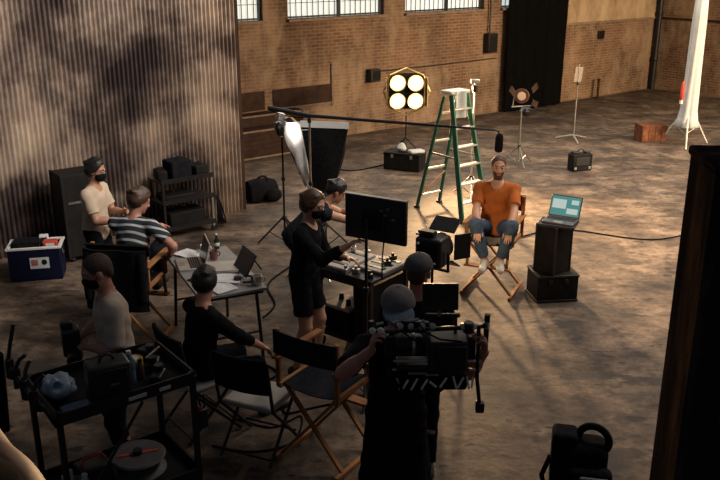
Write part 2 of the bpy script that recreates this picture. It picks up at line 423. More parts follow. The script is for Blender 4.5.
def ik(a, b, l1, l2, hint):
    a = Vector(a); b = Vector(b); d = b - a; L = min(d.length, (l1 + l2) * .995); dn = d.normalized()
    b = a + dn * L; x = (l1 * l1 - l2 * l2 + L * L) / (2 * L); y = math.sqrt(max(l1 * l1 - x * x, 0))
    hn = Vector(hint); hn = hn - dn * hn.dot(dn); hn = hn.normalized() if hn.length > 1e-5 else Vector((0, 0, -1))
    return a + dn * x + hn * y, b

def add_hand(V, W, d, n, side, curl, s, spread=1.0):
    d = Vector(d).normalized(); n = Vector(n); n = (n - d * n.dot(d)).normalized(); t = d.cross(n) * (1 if side == 'R' else -1)
    V.ell(W + d * .048 * s, (.040 * s, .052 * s, .0165 * s), (t, d, n), .012)
    for i, (o, L, r, c) in enumerate(((.029, .072, .0092, 0), (.010, .080, .0095, .06), (-.010, .074, .0092, .12), (-.028, .058, .0082, .2))):
        b = W + d * (.088 - .006 * (i == 3)) * s + t * o * s; a = (curl + c * curl) * .55; dd = d
        p = b - d * .012 * s
        dirn = (d + t * o * 2.2 * spread).normalized()
        for j, fr in enumerate((.45, .32, .25)):
            ang = a * (j + 1) if j else a * .8
            q = p + (dirn * math.cos(ang) + n * math.sin(ang)) * L * fr * s * (1.2 if j == 0 else 1)
            V.cone(p, q, r * (1 - .1 * j) * s, r * (.92 - .1 * j) * s, .004); p = q
    p = W + d * .022 * s + t * .028 * s; q = p + (d * .7 + t * .62 + n * .25).normalized() * .040 * s
    e = q + (d * .9 + t * (.25 - .3 * min(curl, 1)) + n * (.2 + .5 * min(curl, 1))).normalized() * .034 * s
    V.cone(p, q, .0135 * s, .0108 * s, .008); V.cone(q, e, .0105 * s, .0085 * s, .004)

def person(label, loc, rz, H=1.75, pelvis=None, lean=(0, 0), turn=0, head=(0, 0), hands=None, elbows=None, feet=None, knees=None,
           skin_k='fair', hair=HAIRBR, hairstyle='short', shirt=None, sleeve=.55, hem=-.06, trousers=None, leg=1.9, wide=1.0, skirt=None,
           shoes=SHOEB, mask=False, cap=None, beard=False, group=None, female=False, extra=None, hips=0, trouser_name='trousers', shirt_name='shirt'):
    s = H / 1.75; METER[0] = True
    P = Vector(pelvis or (0, 0, .925 * s)); S = Vector((lean[0], lean[1], 1)).normalized()
    Rp = Vector((math.cos(hips), math.sin(hips), 0))
    Rs = Vector((math.cos(turn), math.sin(turn), 0)); Rs = (Rs - S * Rs.dot(S)).normalized(); Fs = S.cross(Rs)
    AX = (Rs, Fs, S); Nk = P + S * .50 * s
    yaw, pit = head; Fh = Vector((-math.sin(yaw) * math.cos(pit), math.cos(yaw) * math.cos(pit), math.sin(pit)))
    Rh = Vector((math.cos(yaw), math.sin(yaw), 0)); Uh = Rh.cross(Fh)
    Hc = Nk + S * .055 * s + Uh * .125 * s + Fh * .022 * s; HA = (Rh, Fh, Uh)
    hp = lambda x, y, z: Hc + (Rh * x + Fh * y + Uh * z) * s
    sw = .165 if female else .185
    V = Vol()
    V.ell(P + S * .03 * s, (.16 * s, .115 * s, .13 * s), AX, .05).ell(P + S * .18 * s, (.128 * s, .092 * s, .17 * s), AX, .06)
    V.ell(P + S * .35 * s, (.152 * s, .105 * s, .16 * s), AX, .06)
    sh = {k: Nk - S * .062 * s + Rs * sg * sw * s for k, sg in (('R', 1), ('L', -1))}
    hands = hands or {}; elbows = elbows or {}; feet = feet or {}; knees = knees or {}
    arm = {}; lg = {}
    for k, sg in (('R', 1), ('L', -1)):
        hd = hands.get(k) or dict(pos=sh[k] + Vector((sg * .08, .05, -.53)) * s)
        el, wr_ = ik(sh[k], hd['pos'], .285 * s, .255 * s, elbows.get(k, (sg * .4, -1, -.3)))
        arm[k] = (el, wr_)
        V.cone(Nk - S * .03 * s + Rs * sg * .05 * s, sh[k], .055 * s, .058 * s, .04)
        V.cone(sh[k], el, .051 * s, .041 * s, .02).cone(el, wr_, .042 * s, .027 * s, .012)
        V.ell(el + (wr_ - el) * .28, (.043 * s, .044 * s, .09 * s), tuple(frame_of(wr_ - el)), .02)
        dflt = (wr_ - el).normalized()
        add_hand(V, wr_, hd.get('d', dflt), hd.get('n', Rs * -sg), k, hd.get('curl', .45), s)
        hj = P + Rp * sg * .09 * s
        ft = feet.get(k) or dict(pos=(sg * .11 * s, 0, 0)); fp = Vector(ft['pos']); ank = fp + Vector((0, 0, .085 * s))
        kn, ank = ik(hj, ank, .44 * s, .415 * s, knees.get(k, (sg * .1, 1, 0)))
        fy = ft.get('yaw', 0); fd = Vector((-math.sin(fy), math.cos(fy), ft.get('pitch', 0))).normalized()
        lg[k] = (hj, kn, ank, fd)
        V.cone(hj, kn, .082 * s, .056 * s, .04).cone(kn, ank, .054 * s, .036 * s, .02)
        bk = (kn - ank).normalized().cross(Rp) ; bk = bk * (-1 if bk.y > 0 else 1)
        V.ell(kn + (ank - kn) * .3 + bk * .014 * s, (.05 * s, .054 * s, .13 * s), tuple(frame_of(ank - kn)), .03)
        V.cone(ank - fd * .03 * s - Vector((0, 0, .045 * s)), ank + fd * .13 * s - Vector((0, 0, .058 * s)), .032 * s, .022 * s, .03)
    # neck and head
    V.cone(Nk - S * .03 * s, hp(0, -.018, -.05), .058 * s, .053 * s, .03)
    V.ell(hp(0, -.014, .032), (.075 * s, .095 * s, .085 * s), HA, .02).ell(hp(0, .022, -.040), (.059 * s, .066 * s, .076 * s), HA, .03)
    V.ell(hp(0, .064, -.094), (.026 * s, .022 * s, .020 * s), HA, .02)
    V.cone(hp(0, .083, .004), hp(0, .103, -.030), .008 * s, .0125 * s, .012)
    for q in (-1, 1):
        V.ell(hp(q * .012, .092, -.034), (.009 * s, .010 * s, .008 * s), HA, .008)
        V.cone(hp(q * .012, .083, .026), hp(q * .046, .070, .026), .010 * s, .008 * s, .014)
        V.ell(hp(q * .077, -.010, -.008), (.010 * s, .022 * s, .032 * s), HA, .008)
        V.ell(hp(q * .031, .094, .006), (.014 * s, .011 * s, .009 * s), HA, .008, sub=True)
    V.ell(hp(0, .084, -.058), (.023 * s, .010 * s, .0055 * s), HA, .006).ell(hp(0, .083, -.069), (.019 * s, .010 * s, .006 * s), HA, .006)
    HM = np.array([list(a) for a in HA]); hc = np.array(Hc)
    def pick(ce):
        q = (ce - hc) @ HM.T / s; ids = np.zeros(len(ce), int)
        ids[(np.abs(q[:, 0]) < .024) & (q[:, 1] > .078) & (q[:, 2] < -.051) & (q[:, 2] > -.077)] = 1
        br = (np.abs(np.abs(q[:, 0]) - .031) < .017) & (q[:, 1] > .070) & (np.abs(q[:, 2] - .030) < .0042); ids[br] = 2
        if beard:
            bd = (q[:, 2] < -.035) & (q[:, 2] > -.135) & (q[:, 1] > .0) & (np.abs(q[:, 0]) < .09) & (ids != 1) & ((q[:, 2] < -.045) | (np.abs(q[:, 0]) > .03))
            ids[bd & (q[:, 1] > .02 - (q[:, 2] + .135) * .2)] = 2
        return ids
    o = V.mesh('person', [skin(skin_k), LIP, hair], None, pick=pick)
    o.location = loc; o.rotation_euler = (0, 0, rz); tag(o, label, 'person', group)
    for q in (-1, 1):
        e = MB().ball(hp(q * .031, .0755, .006), .0125 * s, 12, 8).build('eye', EYE, o)
        MB().ball(hp(q * .031, .0835, .006), (.0085 * s, .0062 * s, .0075 * s), 8, 6).build('iris', IRIS, e)
    # clothes
    if shirt:
        T = Vol(); i = .012
        hc_ = [(P + S * hem * s, -S)]
        T.ell(P + S * .04 * s, ((.166 + i) * s, (.118 + i) * s, .19 * s), AX, .05, hc_).ell(P + S * .20 * s, ((.145 + i) * s, (.104 + i) * s, .17 * s), AX, .06)
        T.ell(P + S * .35 * s, ((.154 + i) * s, (.108 + i) * s, .17 * s), AX, .06)
        for k, sg in (('R', 1), ('L', -1)):
            el, wr_ = arm[k]; T.cone(Nk - S * .035 * s + Rs * sg * .06 * s, sh[k], .060 * s, .067 * s, .04)
            if sleeve <= 1:
                e = sh[k] + (el - sh[k]) * (sleeve + .12); c = sh[k] + (el - sh[k]) * sleeve
                T.cone(sh[k], e, .067 * s, .066 * s, .02, [(c, el - sh[k])])
            else:
                T.cone(sh[k], el, .066 * s, .054 * s, .02); c = el + (wr_ - el) * (sleeve - 1)
                T.cone(el, wr_, .054 * s, .038 * s, .02, [(c, wr_ - el)])
        T.cone(Nk + S * .0 * s + Fs * .035 * s, Nk + S * .2 * s + Fs * .05 * s, .066 * s, .10 * s, .012, sub=True)
        T.mesh(shirt_name, [shirt], o, wr=.0035)
    if trousers:
        T = Vol(); T.ell(P + S * .035 * s, (.172 * s, .126 * s, .14 * s), AX, .05, [(P + S * .10 * s, S)])
        for k in 'RL':
            hj, kn, ank, fd = lg[k]
            if leg <= 1:
                c = hj + (kn - hj) * leg; T.cone(hj, hj + (kn - hj) * (leg + .12), .094 * s, .078 * s * wide, .03, [(c, kn - hj)])
            else:
                c = kn + (ank - kn) * (leg - 1); T.cone(hj, kn, .094 * s, .070 * s * wide, .03); T.cone(kn, ank, .070 * s * wide, .056 * s * wide, .02, [(c, ank - kn)])
        T.mesh(trouser_name, [trousers], o, wr=.003)
    if skirt:
        sm, ln, w_ = skirt; T = Vol(); hx = P - Vector((0, 0, ln * s)); e0 = P + S * .1 * s
        for sg in (-1, 0, 1):
            T.cone(e0 + Rp * sg * .05 * s, hx + Rp * sg * .085 * w_ * s, .115 * s, .125 * w_ * s, .05, [(hx, (0, 0, -1)), (P + S * .12 * s, S)])
        T.mesh('apron', [sm], o, wr=.004)
    if shoes:
        for k in 'RL':
            hj, kn, ank, fd = lg[k]; T = Vol(); b = ank - Vector((0, 0, .085 * s)); u_ = Vector((0, 0, 1))
            T.cone(b - fd * .055 * s + u_ * .036 * s, b + fd * .165 * s + u_ * .030 * s, .040 * s, .038 * s, .03, [(b + u_ * .002, (0, 0, -1))])
            T.cone(b - fd * .03 * s + u_ * .05 * s, b + fd * .03 * s + u_ * .075 * s, .044 * s, .040 * s, .03, [(b + u_ * .10 * s, (0, 0, 1))])
            T.mesh('shoe', [shoes], o)
    if hairstyle:
        T = Vol(); g = dict(buzz=.005, short=.013, bob=.017)[hairstyle]
        low = [(hp(0, 0, -.004), Fh * .38 - Uh)]
        T.ell(hp(0, -.017, .035), ((.0745 + g) * s, (.095 + g) * s, (.085 + g * 1.2) * s), HA, .01, low)
        if hairstyle != 'buzz':
            T.ell(hp(.008, .020, .104), (.055 * s, .036 * s, .022 * s), HA, .02)
            for x, y, z, r in ((.0, -.03, .124, .026), (.03, -.100, .07, .030), (-.03, -.104, .05, .032)): T.ell(hp(x, y, z), (r * 1.15 * s, r * 1.3 * s, r * .75 * s), HA, .02)
        T.ell(hp(0, -.072, -.012), (.062 * s, (.038 if hairstyle == 'buzz' else .048) * s, .062 * s), HA, .025)
        if hairstyle == 'bob':
            T.ell(hp(0, -.045, .002), (.096 * s, .080 * s, .085 * s), HA, .03)
        T.ell(hp(0, .125, -.008), (.105 * s, .105 * s, .105 * s), HA, .016, sub=True)
        T.mesh('hair', [hair], o, wr=.0028 if hairstyle != 'buzz' else .0006)
    if mask:
        T = Vol(); T.ell(hp(0, .030, -.052), (.066 * s, .078 * s, .062 * s), HA, .01, [(hp(0, .020, 0), -Fh), (hp(0, .1, -.012), Uh)])
        T.ell(hp(0, .098, -.036), (.022 * s, .018 * s, .026 * s), HA, .02)
        mo = T.mesh('face_mask', [BLACKC], o)
        for q in (-1, 1): MB().tube([hp(q * .060, .028, -.03), hp(q * .074, .0, -.012), hp(q * .080, -.022, .0)], .003 * s, 6).build('ear_loop', BLACKC, mo)
    if cap:
        cm, bm_, ydir = cap; T = Vol()
        T.ell(hp(0, -.014, .046), (.099 * s, .120 * s, .098 * s), HA, .02, [(hp(0, 0, .030), -Uh)])
        co = T.mesh('cap', [cm], o)
        T = Vol(); y = .115 * ydir
        T.ell(hp(0, y, .036), (.092 * s, .085 * s, .011 * s), (Rh, (Fh * math.cos(.28) - Uh * math.sin(.28) * ydir).normalized(), (Uh * math.cos(.28) + Fh * math.sin(.28) * ydir).normalized()), .01)
        T.mesh('cap_brim', [bm_], co); MB().ball(hp(0, -.014, .140), .010 * s, 10, 6).build('cap_button', cm, co)
    METER[0] = False
    return o, dict(arm=arm, leg=lg, hp=hp, s=s, Nk=Nk, Fs=Fs, Rs=Rs, S=S, sh=sh, P=P)

# ------------------------------------------------------------------ the hall
def struct(name, mb, m, parent=None, **k):
    o = mb.build(name, m, parent, **k)
    if parent is None: o['kind'] = 'structure'
    return o
def lw(o):                                    # wall coordinates: x to the left wall end is negative, y into the wall, z up
    o.location = CORNER; o.rotation_euler = (0, 0, UA); return o
fl = [CORNER - U * 26, CORNER, CORNER - N * 17, Vector((16.5, -4, 0)), Vector((-13, -4, 0))]
fl[0] = CORNER - U * 26
mb = MB(); poly = [(p.x, p.y) for p in fl][::-1]; mb.prism(poly, .2, Matrix.Translation((0, 0, -.2))); struct('floor', mb, FLOOR, smooth=0)

WIN = [(-7.18, -4.48), (-10.51, -7.81), (-13.87, -11.17), (-17.2, -14.5)]
SILL, HEAD, TOP = 2.76, 5.4, 7.5
mb = MB(); T_ = .45
mb.box((-12.75, T_ / 2, SILL / 2), (26.5, T_, SILL)); mb.box((-12.75, T_ / 2, (HEAD + TOP) / 2), (26.5, T_, TOP - HEAD))
xs = [.5] + [q for a, b in WIN for q in (b, a)] + [-26]
for i in range(0, len(xs), 2): mb.box(((xs[i] + xs[i + 1]) / 2, T_ / 2, (SILL + HEAD) / 2), (xs[i] - xs[i + 1], T_, HEAD - SILL))
lw(struct('wall_back', mb, BRICK, smooth=0))
mb = MB(); mb.box((T_ / 2, -8.5, TOP / 2), (T_, 17, TOP)); lw(struct('wall_right', mb, BRICK, smooth=0)).rotation_euler = (0, 0, UA)
for i, (a, b) in enumerate(WIN):
    wd = b - a; fr = MB(); cx = (a + b) / 2; hz = (SILL + HEAD) / 2
    for x in (a + .03, b - .03): fr.box((x, .12, hz), (.04, .08, HEAD - SILL))
    for z in (SILL + .03, HEAD - .03): fr.box((cx, .12, z), (wd, .08, .035))
    fr.box((cx + .1, .11, hz), (.06, .08, HEAD - SILL))
    o = lw(struct('window_%d' % (i + 1), fr, BLACK, smooth=0))
    br = MB()
    for k in range(1, 18): br.box((a + wd * k / 18, .13, hz), (.011, .02, HEAD - SILL))
    for k in range(1, 8): br.box((cx, .13, SILL + (HEAD - SILL) * k / 8), (wd, .02, .012))
    br.build('glazing_bars', mat('weathered_steel_bar', (.06, .06, .055), .7), o, smooth=0)
    MB().box((cx, .17, hz), (wd, .012, HEAD - SILL)).build('pane', PANE, o, smooth=0)
    MB().box((cx, -.03, SILL - .03), (wd + .06, .14, .05)).build('window_sill', PALEWOOD, o, smooth=0)
# plastered upper part of the walls, right of the black drape, with its ledge
mb = MB(); mb.box((-2.22, -.012, (2.24 + TOP) / 2), (4.44, .024, TOP - 2.24)); lw(struct('trim_1', mb, PLASTER, smooth=0))
mb = MB(); mb.box((-2.38, -.03, 2.215), (4.76, .06, .055)); lw(struct('trim_2', mb, PALEWOOD, smooth=0))
mb = MB(); mb.box((-.03, -8.5, 2.215), (.06, 17, .055)); lw(struct('trim_3', mb, DARKWOOD, smooth=0))
# bricked-in dark openings low on the left of the back wall
mb = MB(); mb.box((-13.55, -.012, 1.065), (1.55, .03, .41)); mb.box((-15.4, -.012, 1.065), (1.7, .03, .41)); lw(struct('trim_4', mb, DARKWOOD, smooth=0))
mb = MB(); mb.box((-13.55, -.03, .84), (1.6, .06, .04)); mb.box((-12.72, -.02, 1.25), (.05, .05, .95)); lw(struct('trim_5', mb, PALEWOOD, smooth=0))

# corrugated steel partition
L_ = 9.0; per = .070; mb = MB(); H_ = 4.4; KN = int(L_ / per * 8)
top = []; 
for i in range(KN + 1):
    x = -L_ * i / KN; a = 2 * PI * x / per; y = .024 * max(-.75, min(.75, math.sin(a))) * 1.33
    top.append((x, y))
vs = [(x, y, 0) for x, y in top] + [(x, y, H_) for x, y in top] + [(x, y + .012, 0) for x, y in top] + [(x, y + .012, H_) for x, y in top]
q = KN + 1; fs = []
for i in range(KN): fs += [(i, i + 1, q + i + 1, q + i), (2 * q + i + 1, 2 * q + i, 3 * q + i, 3 * q + i + 1), (q + i, q + i + 1, 3 * q + i + 1, 3 * q + i), (i + 1, i, 2 * q + i, 2 * q + i + 1)]
fs += [(0, q, 3 * q, 2 * q), (q - 1, 3 * q - 1, 4 * q - 1, 2 * q - 1)]
mb.add(vs, fs)
PW = Vector((-1.98, 13.7, 0))
def pw(o): o.location = PW; o.rotation_euler = (0, 0, UA); return o
pw(struct('wall_left', mb, CORR, smooth=60))
mb = MB(); mb.box((-6.5, -.06, 3.60), (5.0, .07, .16)); pw(struct('trim_6', mb, PALEWOOD, smooth=0))
mb = MB(); mb.box((.03, .03, H_ / 2), (.06, .08, H_)); pw(struct('trim_7', mb, DARKWOOD, smooth=0))
# raised gallery the photographer stands on, just out of the picture
mb = MB(); mb.box((0, -.85, 1.94), (9, 4.0, .18)); mb.box((-3.6, -1.2, 0.925), (.25, .25, 1.85)); mb.box((3.6, -1.2, 0.925), (.25, .25, 1.85)); struct('trim_8', mb, DARKWOOD, smooth=0)

# ------------------------------------------------------------------ things on the walls
t = thing('fuse_box', 'small dark electrical box on the brick, left of the glowing lamp', 'electrical box', wp(11.55, 1.22, .10), UA)
MB().box((0, 0, .15), (.30, .18, .30)).build('housing', BLACK, t, .012); MB().box((.03, -.095, .15), (.22, .012, .22)).build('cover', CASEB, t, .004)
tag(MB().tube([wp(11.4, 1.44, .03), wp(10, 1.44, .03), wp(8, 1.46, .03), wp(7.3, 1.47, .03)], .014, 8).build('conduit', BLACK), 'thin dark conduit running along the brick wall from the electrical box', 'conduit')
t = thing('wall_speaker', 'dark box on the brick pier left of the tall black drape', 'wall box', wp(7.62, 1.64, .11), UA)
MB().box((0, 0, .25), (.34, .2, .5)).build('housing', BLACK, t, .01); MB().box((0, -.105, .25), (.27, .012, .42)).build('grille', CASEB, t, .004)
MB().tube([(-.02, .03, .5), (-.02, .03, 3.6)], .022, 8).build('conduit', BLACK, t)
t = thing('vent', 'small square black vent high on the brick, right of the drape', 'vent', wp(2.86, 1.72, .06), UA)
MB().box((0, .02, .12), (.26, .06, .24)).build('frame', BLACK, t, .008); mb = MB()
for k in range(5): mb.box((0, -.02, .04 + .04 * k), (.2, .02, .02), (.5, 0, 0))
mb.build('louvres', CASEB, t)
t = thing('downpipe', 'black vertical pipe in the far corner of the brick walls', 'pipe', wp(.16, 0, .16), UA)
MB().cyl((0, 0, 0), (0, 0, 7), .085, n=16).build('pipe', BLACK, t)
for z in (.9, 2.3, 4.2): MB().lathe([(.10, z), (.11, z + .02), (.11, z + .08), (.10, z + .1)], n=16).build('collar', BLACK, t)
t = thing('floor_post', 'short thin post at the foot of the brick wall behind the thin stand', 'post', wp(3.05, 0, .25), UA)
MB().cyl((0, 0, 0), (0, 0, .52), .035).build('shaft', DARKWOOD, t); MB().ball((0, 0, .55), .05).build('knob', DARKWOOD, t); MB().cyl((0, 0, 0), (0, 0, .03), .09).build('base_plate', DARKWOOD, t)
def drape(u, v):
    x = -7.1 + 2.38 * u; return (x, -.25 + .035 * math.sin(u * 34) * (1 - .35 * v) + .02 * math.sin(u * 71 + v * 3), 6.6 * v + .02)
o = MB().sheet(drape, 60, 12, .012).build('drape', DRAPE, smooth=60); o.location = CORNER; o.rotation_euler = (0, 0, UA)
tag(o, 'tall black drape hanging down the brick wall to the floor', 'drape')
mb = MB(); mb.cyl(wp(7.2, 6.65, .25), wp(4.6, 6.65, .25), .03); tag(mb.build('curtain_rail', BLACK), 'black rail that the tall drape hangs from', 'rail')

# low timber platform left of the black softbox
t = thing('timber_platform', 'low dark timber platform with board edges painted pale as lit below the dark wall openings', 'platform', wp(15.3, 0, .43), UA)
MB().box((0, 0, .30), (3.0, .75, .60)).build('lower_deck', DARKWOOD, t, .01); MB().box((0, .19, .72), (3.0, .37, .24)).build('upper_step', DARKWOOD, t, .01)
for (y, z) in ((-.375, .585), (.0, .825), (-.375, .02)): MB().box((0, y, z), (3.0, .03, .035)).build('lit_board_edge', PALEWOOD, t, .004)  # strips painted pale where light catches the board edges
mb = MB(); 
for k in range(5): mb.box((0, -.381, .13 + .1 * k), (2.98, .012, .07))
mb.build('front_boards', DARKWOOD, t, .004)

# ------------------------------------------------------------------ near post
t = thing('steel_post', 'dark rusty steel post in the near right foreground', 'post', (1.53, 3.22, 0), R(-4))
mb = MB(); mb.box((-.175, 0, 1.66), (.02, .32, 3.32)); mb.box((.175, 0, 1.66), (.02, .32, 3.32)); mb.box((0, 0, 1.66), (.35, .02, 3.32)); mb.build('column', RUST, t, .004)
MB().box((0, -.155, 1.66), (.35, .016, 3.32)).build('front_plate', RUST, t, .004)
MB().box((0, 0, 3.34), (.385, .36, .04)).build('cap_plate', RUST, t, .012)
MB().box((0, 0, .012), (.5, .5, .024)).build('base_plate', RUST, t, .006)
for x in (-.12, .12): MB().lathe([(.022, 0), (.022, .012), (.012, .022), (.001, .025)], (x, -.163, 3.25), (0, -1, 0), 10).build('rivet', RUST, t)

# ------------------------------------------------------------------ stands and lamps
def tripod(t, r, h, col, m, n=3, lift=0.0, a0=.4, tube_r=.014, hub=.30, spread_r=None):
    for k in range(n):
        a = a0 + 2 * PI * k / n; c, s_ = math.cos(a), math.sin(a)
        MB().tube([(c * .03, s_ * .03, hub + r * .75), (c * r, s_ * r, .015)], tube_r, 8).build('leg', m, t)
        MB().tube([(c * .03, s_ * .03, hub * .6), (c * r * .55, s_ * r * .55, (hub + r * .75) * .46)], tube_r * .7, 6).build('brace', m, t)
    MB().cyl((0, 0, hub * .5), (0, 0, h), .017, .014, 10).build('column', m, t)
    MB().lathe([(.03, 0), (.034, .01), (.034, .06), (.026, .07)], (0, 0, hub + r * .75 - .03), n=12).build('collar', col, t)
    if h > 1.3: MB().lathe([(.024, 0), (.028, .01), (.028, .05), (.02, .06)], (0, 0, h * .6), n=12).build('clamp_collar', col, t)
# four-lamp flood
LX, LY = .96, 17.45
t = thing('flood_light', 'glowing four-bulb flood light on a stand in front of the brick wall', 'light', (LX, LY, 0), R(2))
tripod(t, .42, 1.0, BLACK, BLACK, hub=.12)
MB().torus((0, 0, 1.42), (0, 1, 0), .48, .018, 8, 8).build('yoke_ring', GOLDM, t)
mb = MB(); mb.box((0, .08, 1.42), (.74, .10, .74)); mb.build('housing', CASEB, t, .05)
for x in (-.46, .46): MB().bar((x, 0, 1.42), (x * .2, .02, .98), .03, .012).build('yoke_arm', STEEL, t)
for sx in (-.185, .185):
    for sz in (-.185, .185):
        b = MB().lathe([(.05, .0), (.115, .05), (.165, .115), (.172, .12), (.160, .118), (.12, .075)], (sx, .04, 1.42 + sz), (0, -1, 0), 24).build('lamp_reflector', GOLDM, t)
        MB().lathe([(.104, 0), (.104, .006), (.08, .02), (.03, .03), (.001, .031)], (sx, -.075, 1.42 + sz), (0, -1, 0), 24).build('bulb', LAMPGLOW, b)
for sx in (-.41, .41): MB().box((sx, -.02, 1.42), (.02, .10, .60), (0, 0, sx * .8)).build('barn_door', GOLDM, t, .004)
d = bpy.data.lights.new('flood_beam', 'SPOT'); d.energy = 7400; d.color = (1.0, .62, .30); d.spot_size = R(84); d.spot_blend = 1.0; d.shadow_soft_size = .16
o = bpy.data.objects.new('flood_beam', d); C.objects.link(o); o.parent = t; o.location = (0, -.40, 1.42); o.rotation_euler = (R(-94), 0, R(24))
t = thing('equipment_case', 'long low black case on the floor at the foot of the flood light', 'case', (.90, 16.6, 0), R(-22))
MB().box((0, 0, .16), (.76, .42, .30)).build('body', CASEB, t, .015); MB().box((0, 0, .335), (.77, .43, .05)).build('lid', CASEB, t, .012)
for x in (-.2, .2): MB().box((x, -.215, .29), (.05, .014, .07)).build('latch', STEEL, t, .004)
t = thing('sandbag', 'pale cloth bag lying on the low case under the flood light', 'bag', (.84, 16.6, .36), R(10))
MB().lathe([(.03, 0), (.08, .02), (.10, .07), (.07, .13), (.03, .17)], n=14, wob=lambda a, h: 1 + .12 * math.sin(3 * a)).build('sack', WHITEC, t); MB().torus((0, 0, .18), (0, 1, 0), .035, .008, 12, 6).build('handle', BLACKC, t)
o = MB().box((0, 0, .03), (.3, .2, .06)).build('folded_cloth', WHITEC, None, .02, loc=(1.12, 16.46, .36), rz=.4); tag(o, 'white folded cloth on the right end of the low case', 'cloth')

# spot lamp with brown-red head in front of the drape
t = thing('spot_light', 'reddish spot light head on a tall thin stand before the black drape', 'light', (3.25, 16.92, 0), R(15))
tripod(t, .38, 1.18, BLACK, STEEL, hub=.10)
MB().lathe([(.05, -.12), (.11, -.10), (.14, .02), (.15, .12), (.14, .13)], (0, 0, 1.42), (-.5, -.8, .1), 18).build('lamp_head', mat('red_brown_lamp', (.085, .032, .022), .5, .3), t)
MB().lathe([(.085, .11), (.085, .14)], (0, 0, 1.42), (-.5, -.8, .1), 18).build('lens', mat('frosted_lens', (.6, .42, .3), .3, 0, .1), t)
for (dx, dz, rr) in ((-.28, .12, .7), (.2, .16, -.5), (.22, -.15, .4)): MB().box((dx, -.12, 1.42 + dz), (.2, .015, .13), (0, rr, .5)).build('barn_door', DARKWOOD, t, .004)
MB().lathe([(.07, 0), (.12, .03), (.14, .1), (.09, .16)], (.13, .05, 1.0), n=14).build('ballast', BLACK, t, .0)
MB().bar((-.2, 0, 1.22), (-.16, 0, 1.5), .03, .012).build('yoke', STEEL, t); MB().bar((-.22, 0, 1.21), (.22, 0, 1.21), .03, .02).build('yoke_base', STEEL, t)
# thin bare stand
t = thing('c_stand', 'thin bare metal stand with a small pale plate on top, near the back wall', 'stand', (4.96, 19.35, 0), R(20))
MB().cyl((0, 0, .06), (0, 0, 1.75), .02, .014, 10).build('column', STEEL, t)
for k in range(3):
    a = .2 + 2 * PI * k / 3; MB().tube([(0, 0, .12), (.12 * math.cos(a), .12 * math.sin(a), .10), (.42 * math.cos(a), .42 * math.sin(a), .02)], .016, 8).build('leg', ALU, t)
MB().box((0, 0, 1.52), (.20, .012, .34), (0, .1, 0)).build('plate', mat('clear_plate', (.55, .5, .42), .2, 0, .1, alpha=.25), t, .004); MB().lathe([(.03, 0), (.03, .06)], (0, 0, 1.28), n=10).build('knuckle', BLACK, t)
t = thing('battery_case', 'small upright black case with a handle on the floor by the thin bare stand', 'case', (4.40, 16.5, 0), R(18))
MB().box((0, 0, .17), (.44, .22, .34)).build('body', CASEB, t, .02); MB().torus((0, 0, .36), (0, 1, 0), .07, .013, 16, 8, .5).build('handle', BLACK, t)
MB().box((-.13, 0, .365), (.12, .14, .05)).build('socket_block', BLACK, t, .01); MB().box((.14, 0, .36), (.1, .12, .04)).build('control_block', BLACK, t, .01); MB().box((0, -.113, .2), (.3, .01, .16)).build('front_panel', BLACKP, t, .004)
for x in (-.16, .16): MB().box((x, -.115, .06), (.05, .012, .05)).build('corner_guard', STEEL, t, .004)
t = thing('apple_box', 'reddish wooden crate on the floor left of the white umbrella', 'crate', (6.74, 19.35, 0), R(8))
MB().box((0, 0, .19), (.62, .40, .38)).build('box_body', WOODRED, t, .008); mb = MB()
for k in range(4): mb.box((-.23 + .155 * k, -.206, .19), (.13, .014, .36))
mb.build('front_slats', WOODRED, t, .004)
# closed white umbrella hanging over a light stand
t = thing('closed_umbrella', 'tall closed white umbrella on a tripod stand at the right edge', 'umbrella', (7.36, 18.84, 0), R(-30))
for k in range(3):
    a = .75 + 2 * PI * k / 3; MB().tube([(0, 0, .95), (.58 * math.cos(a), .58 * math.sin(a), .02)], .017, 8).build('leg', WHITE, t)
    MB().tube([(0, 0, .25), (.32 * math.cos(a), .32 * math.sin(a), .44)], .011, 6).build('brace', WHITE, t)
MB().cyl((0, 0, .18), (0, 0, 3.9), .024, .018, 10).build('shaft', STEEL, t)
MB().lathe([(.22, .42), (.245, .44), (.21, .58), (.175, .80), (.165, 1.2), (.155, 1.7), (.15, 2.3), (.145, 2.8), (.13, 3.2), (.06, 3.24)], n=48, wob=lambda a, h: 1 + .10 * math.sin(8 * a + h) * min(1, 1.2 / (h + .2)) + .03 * math.sin(17 * a)).build('canopy', WHITEC, t, smooth=70)
MB().lathe([(.13, 3.22), (.13, 3.5), (.05, 3.56)], n=16).build('tip_sleeve', STEEL, t)
t = thing('red_sandbag', 'orange-red bag clipped high on the umbrella tripod', 'bag', (7.10, 18.66, 1.05), .3)
MB().lathe([(.03, 0), (.05, .05), (.055, .2), (.045, .32), (.03, .40)], n=12, wob=lambda a, h: 1 + .15 * math.sin(2 * a)).build('sack', RED, t); MB().lathe([(.04, 0), (.04, .08)], (0, 0, -.08), n=10).build('tag', WHITE, t)

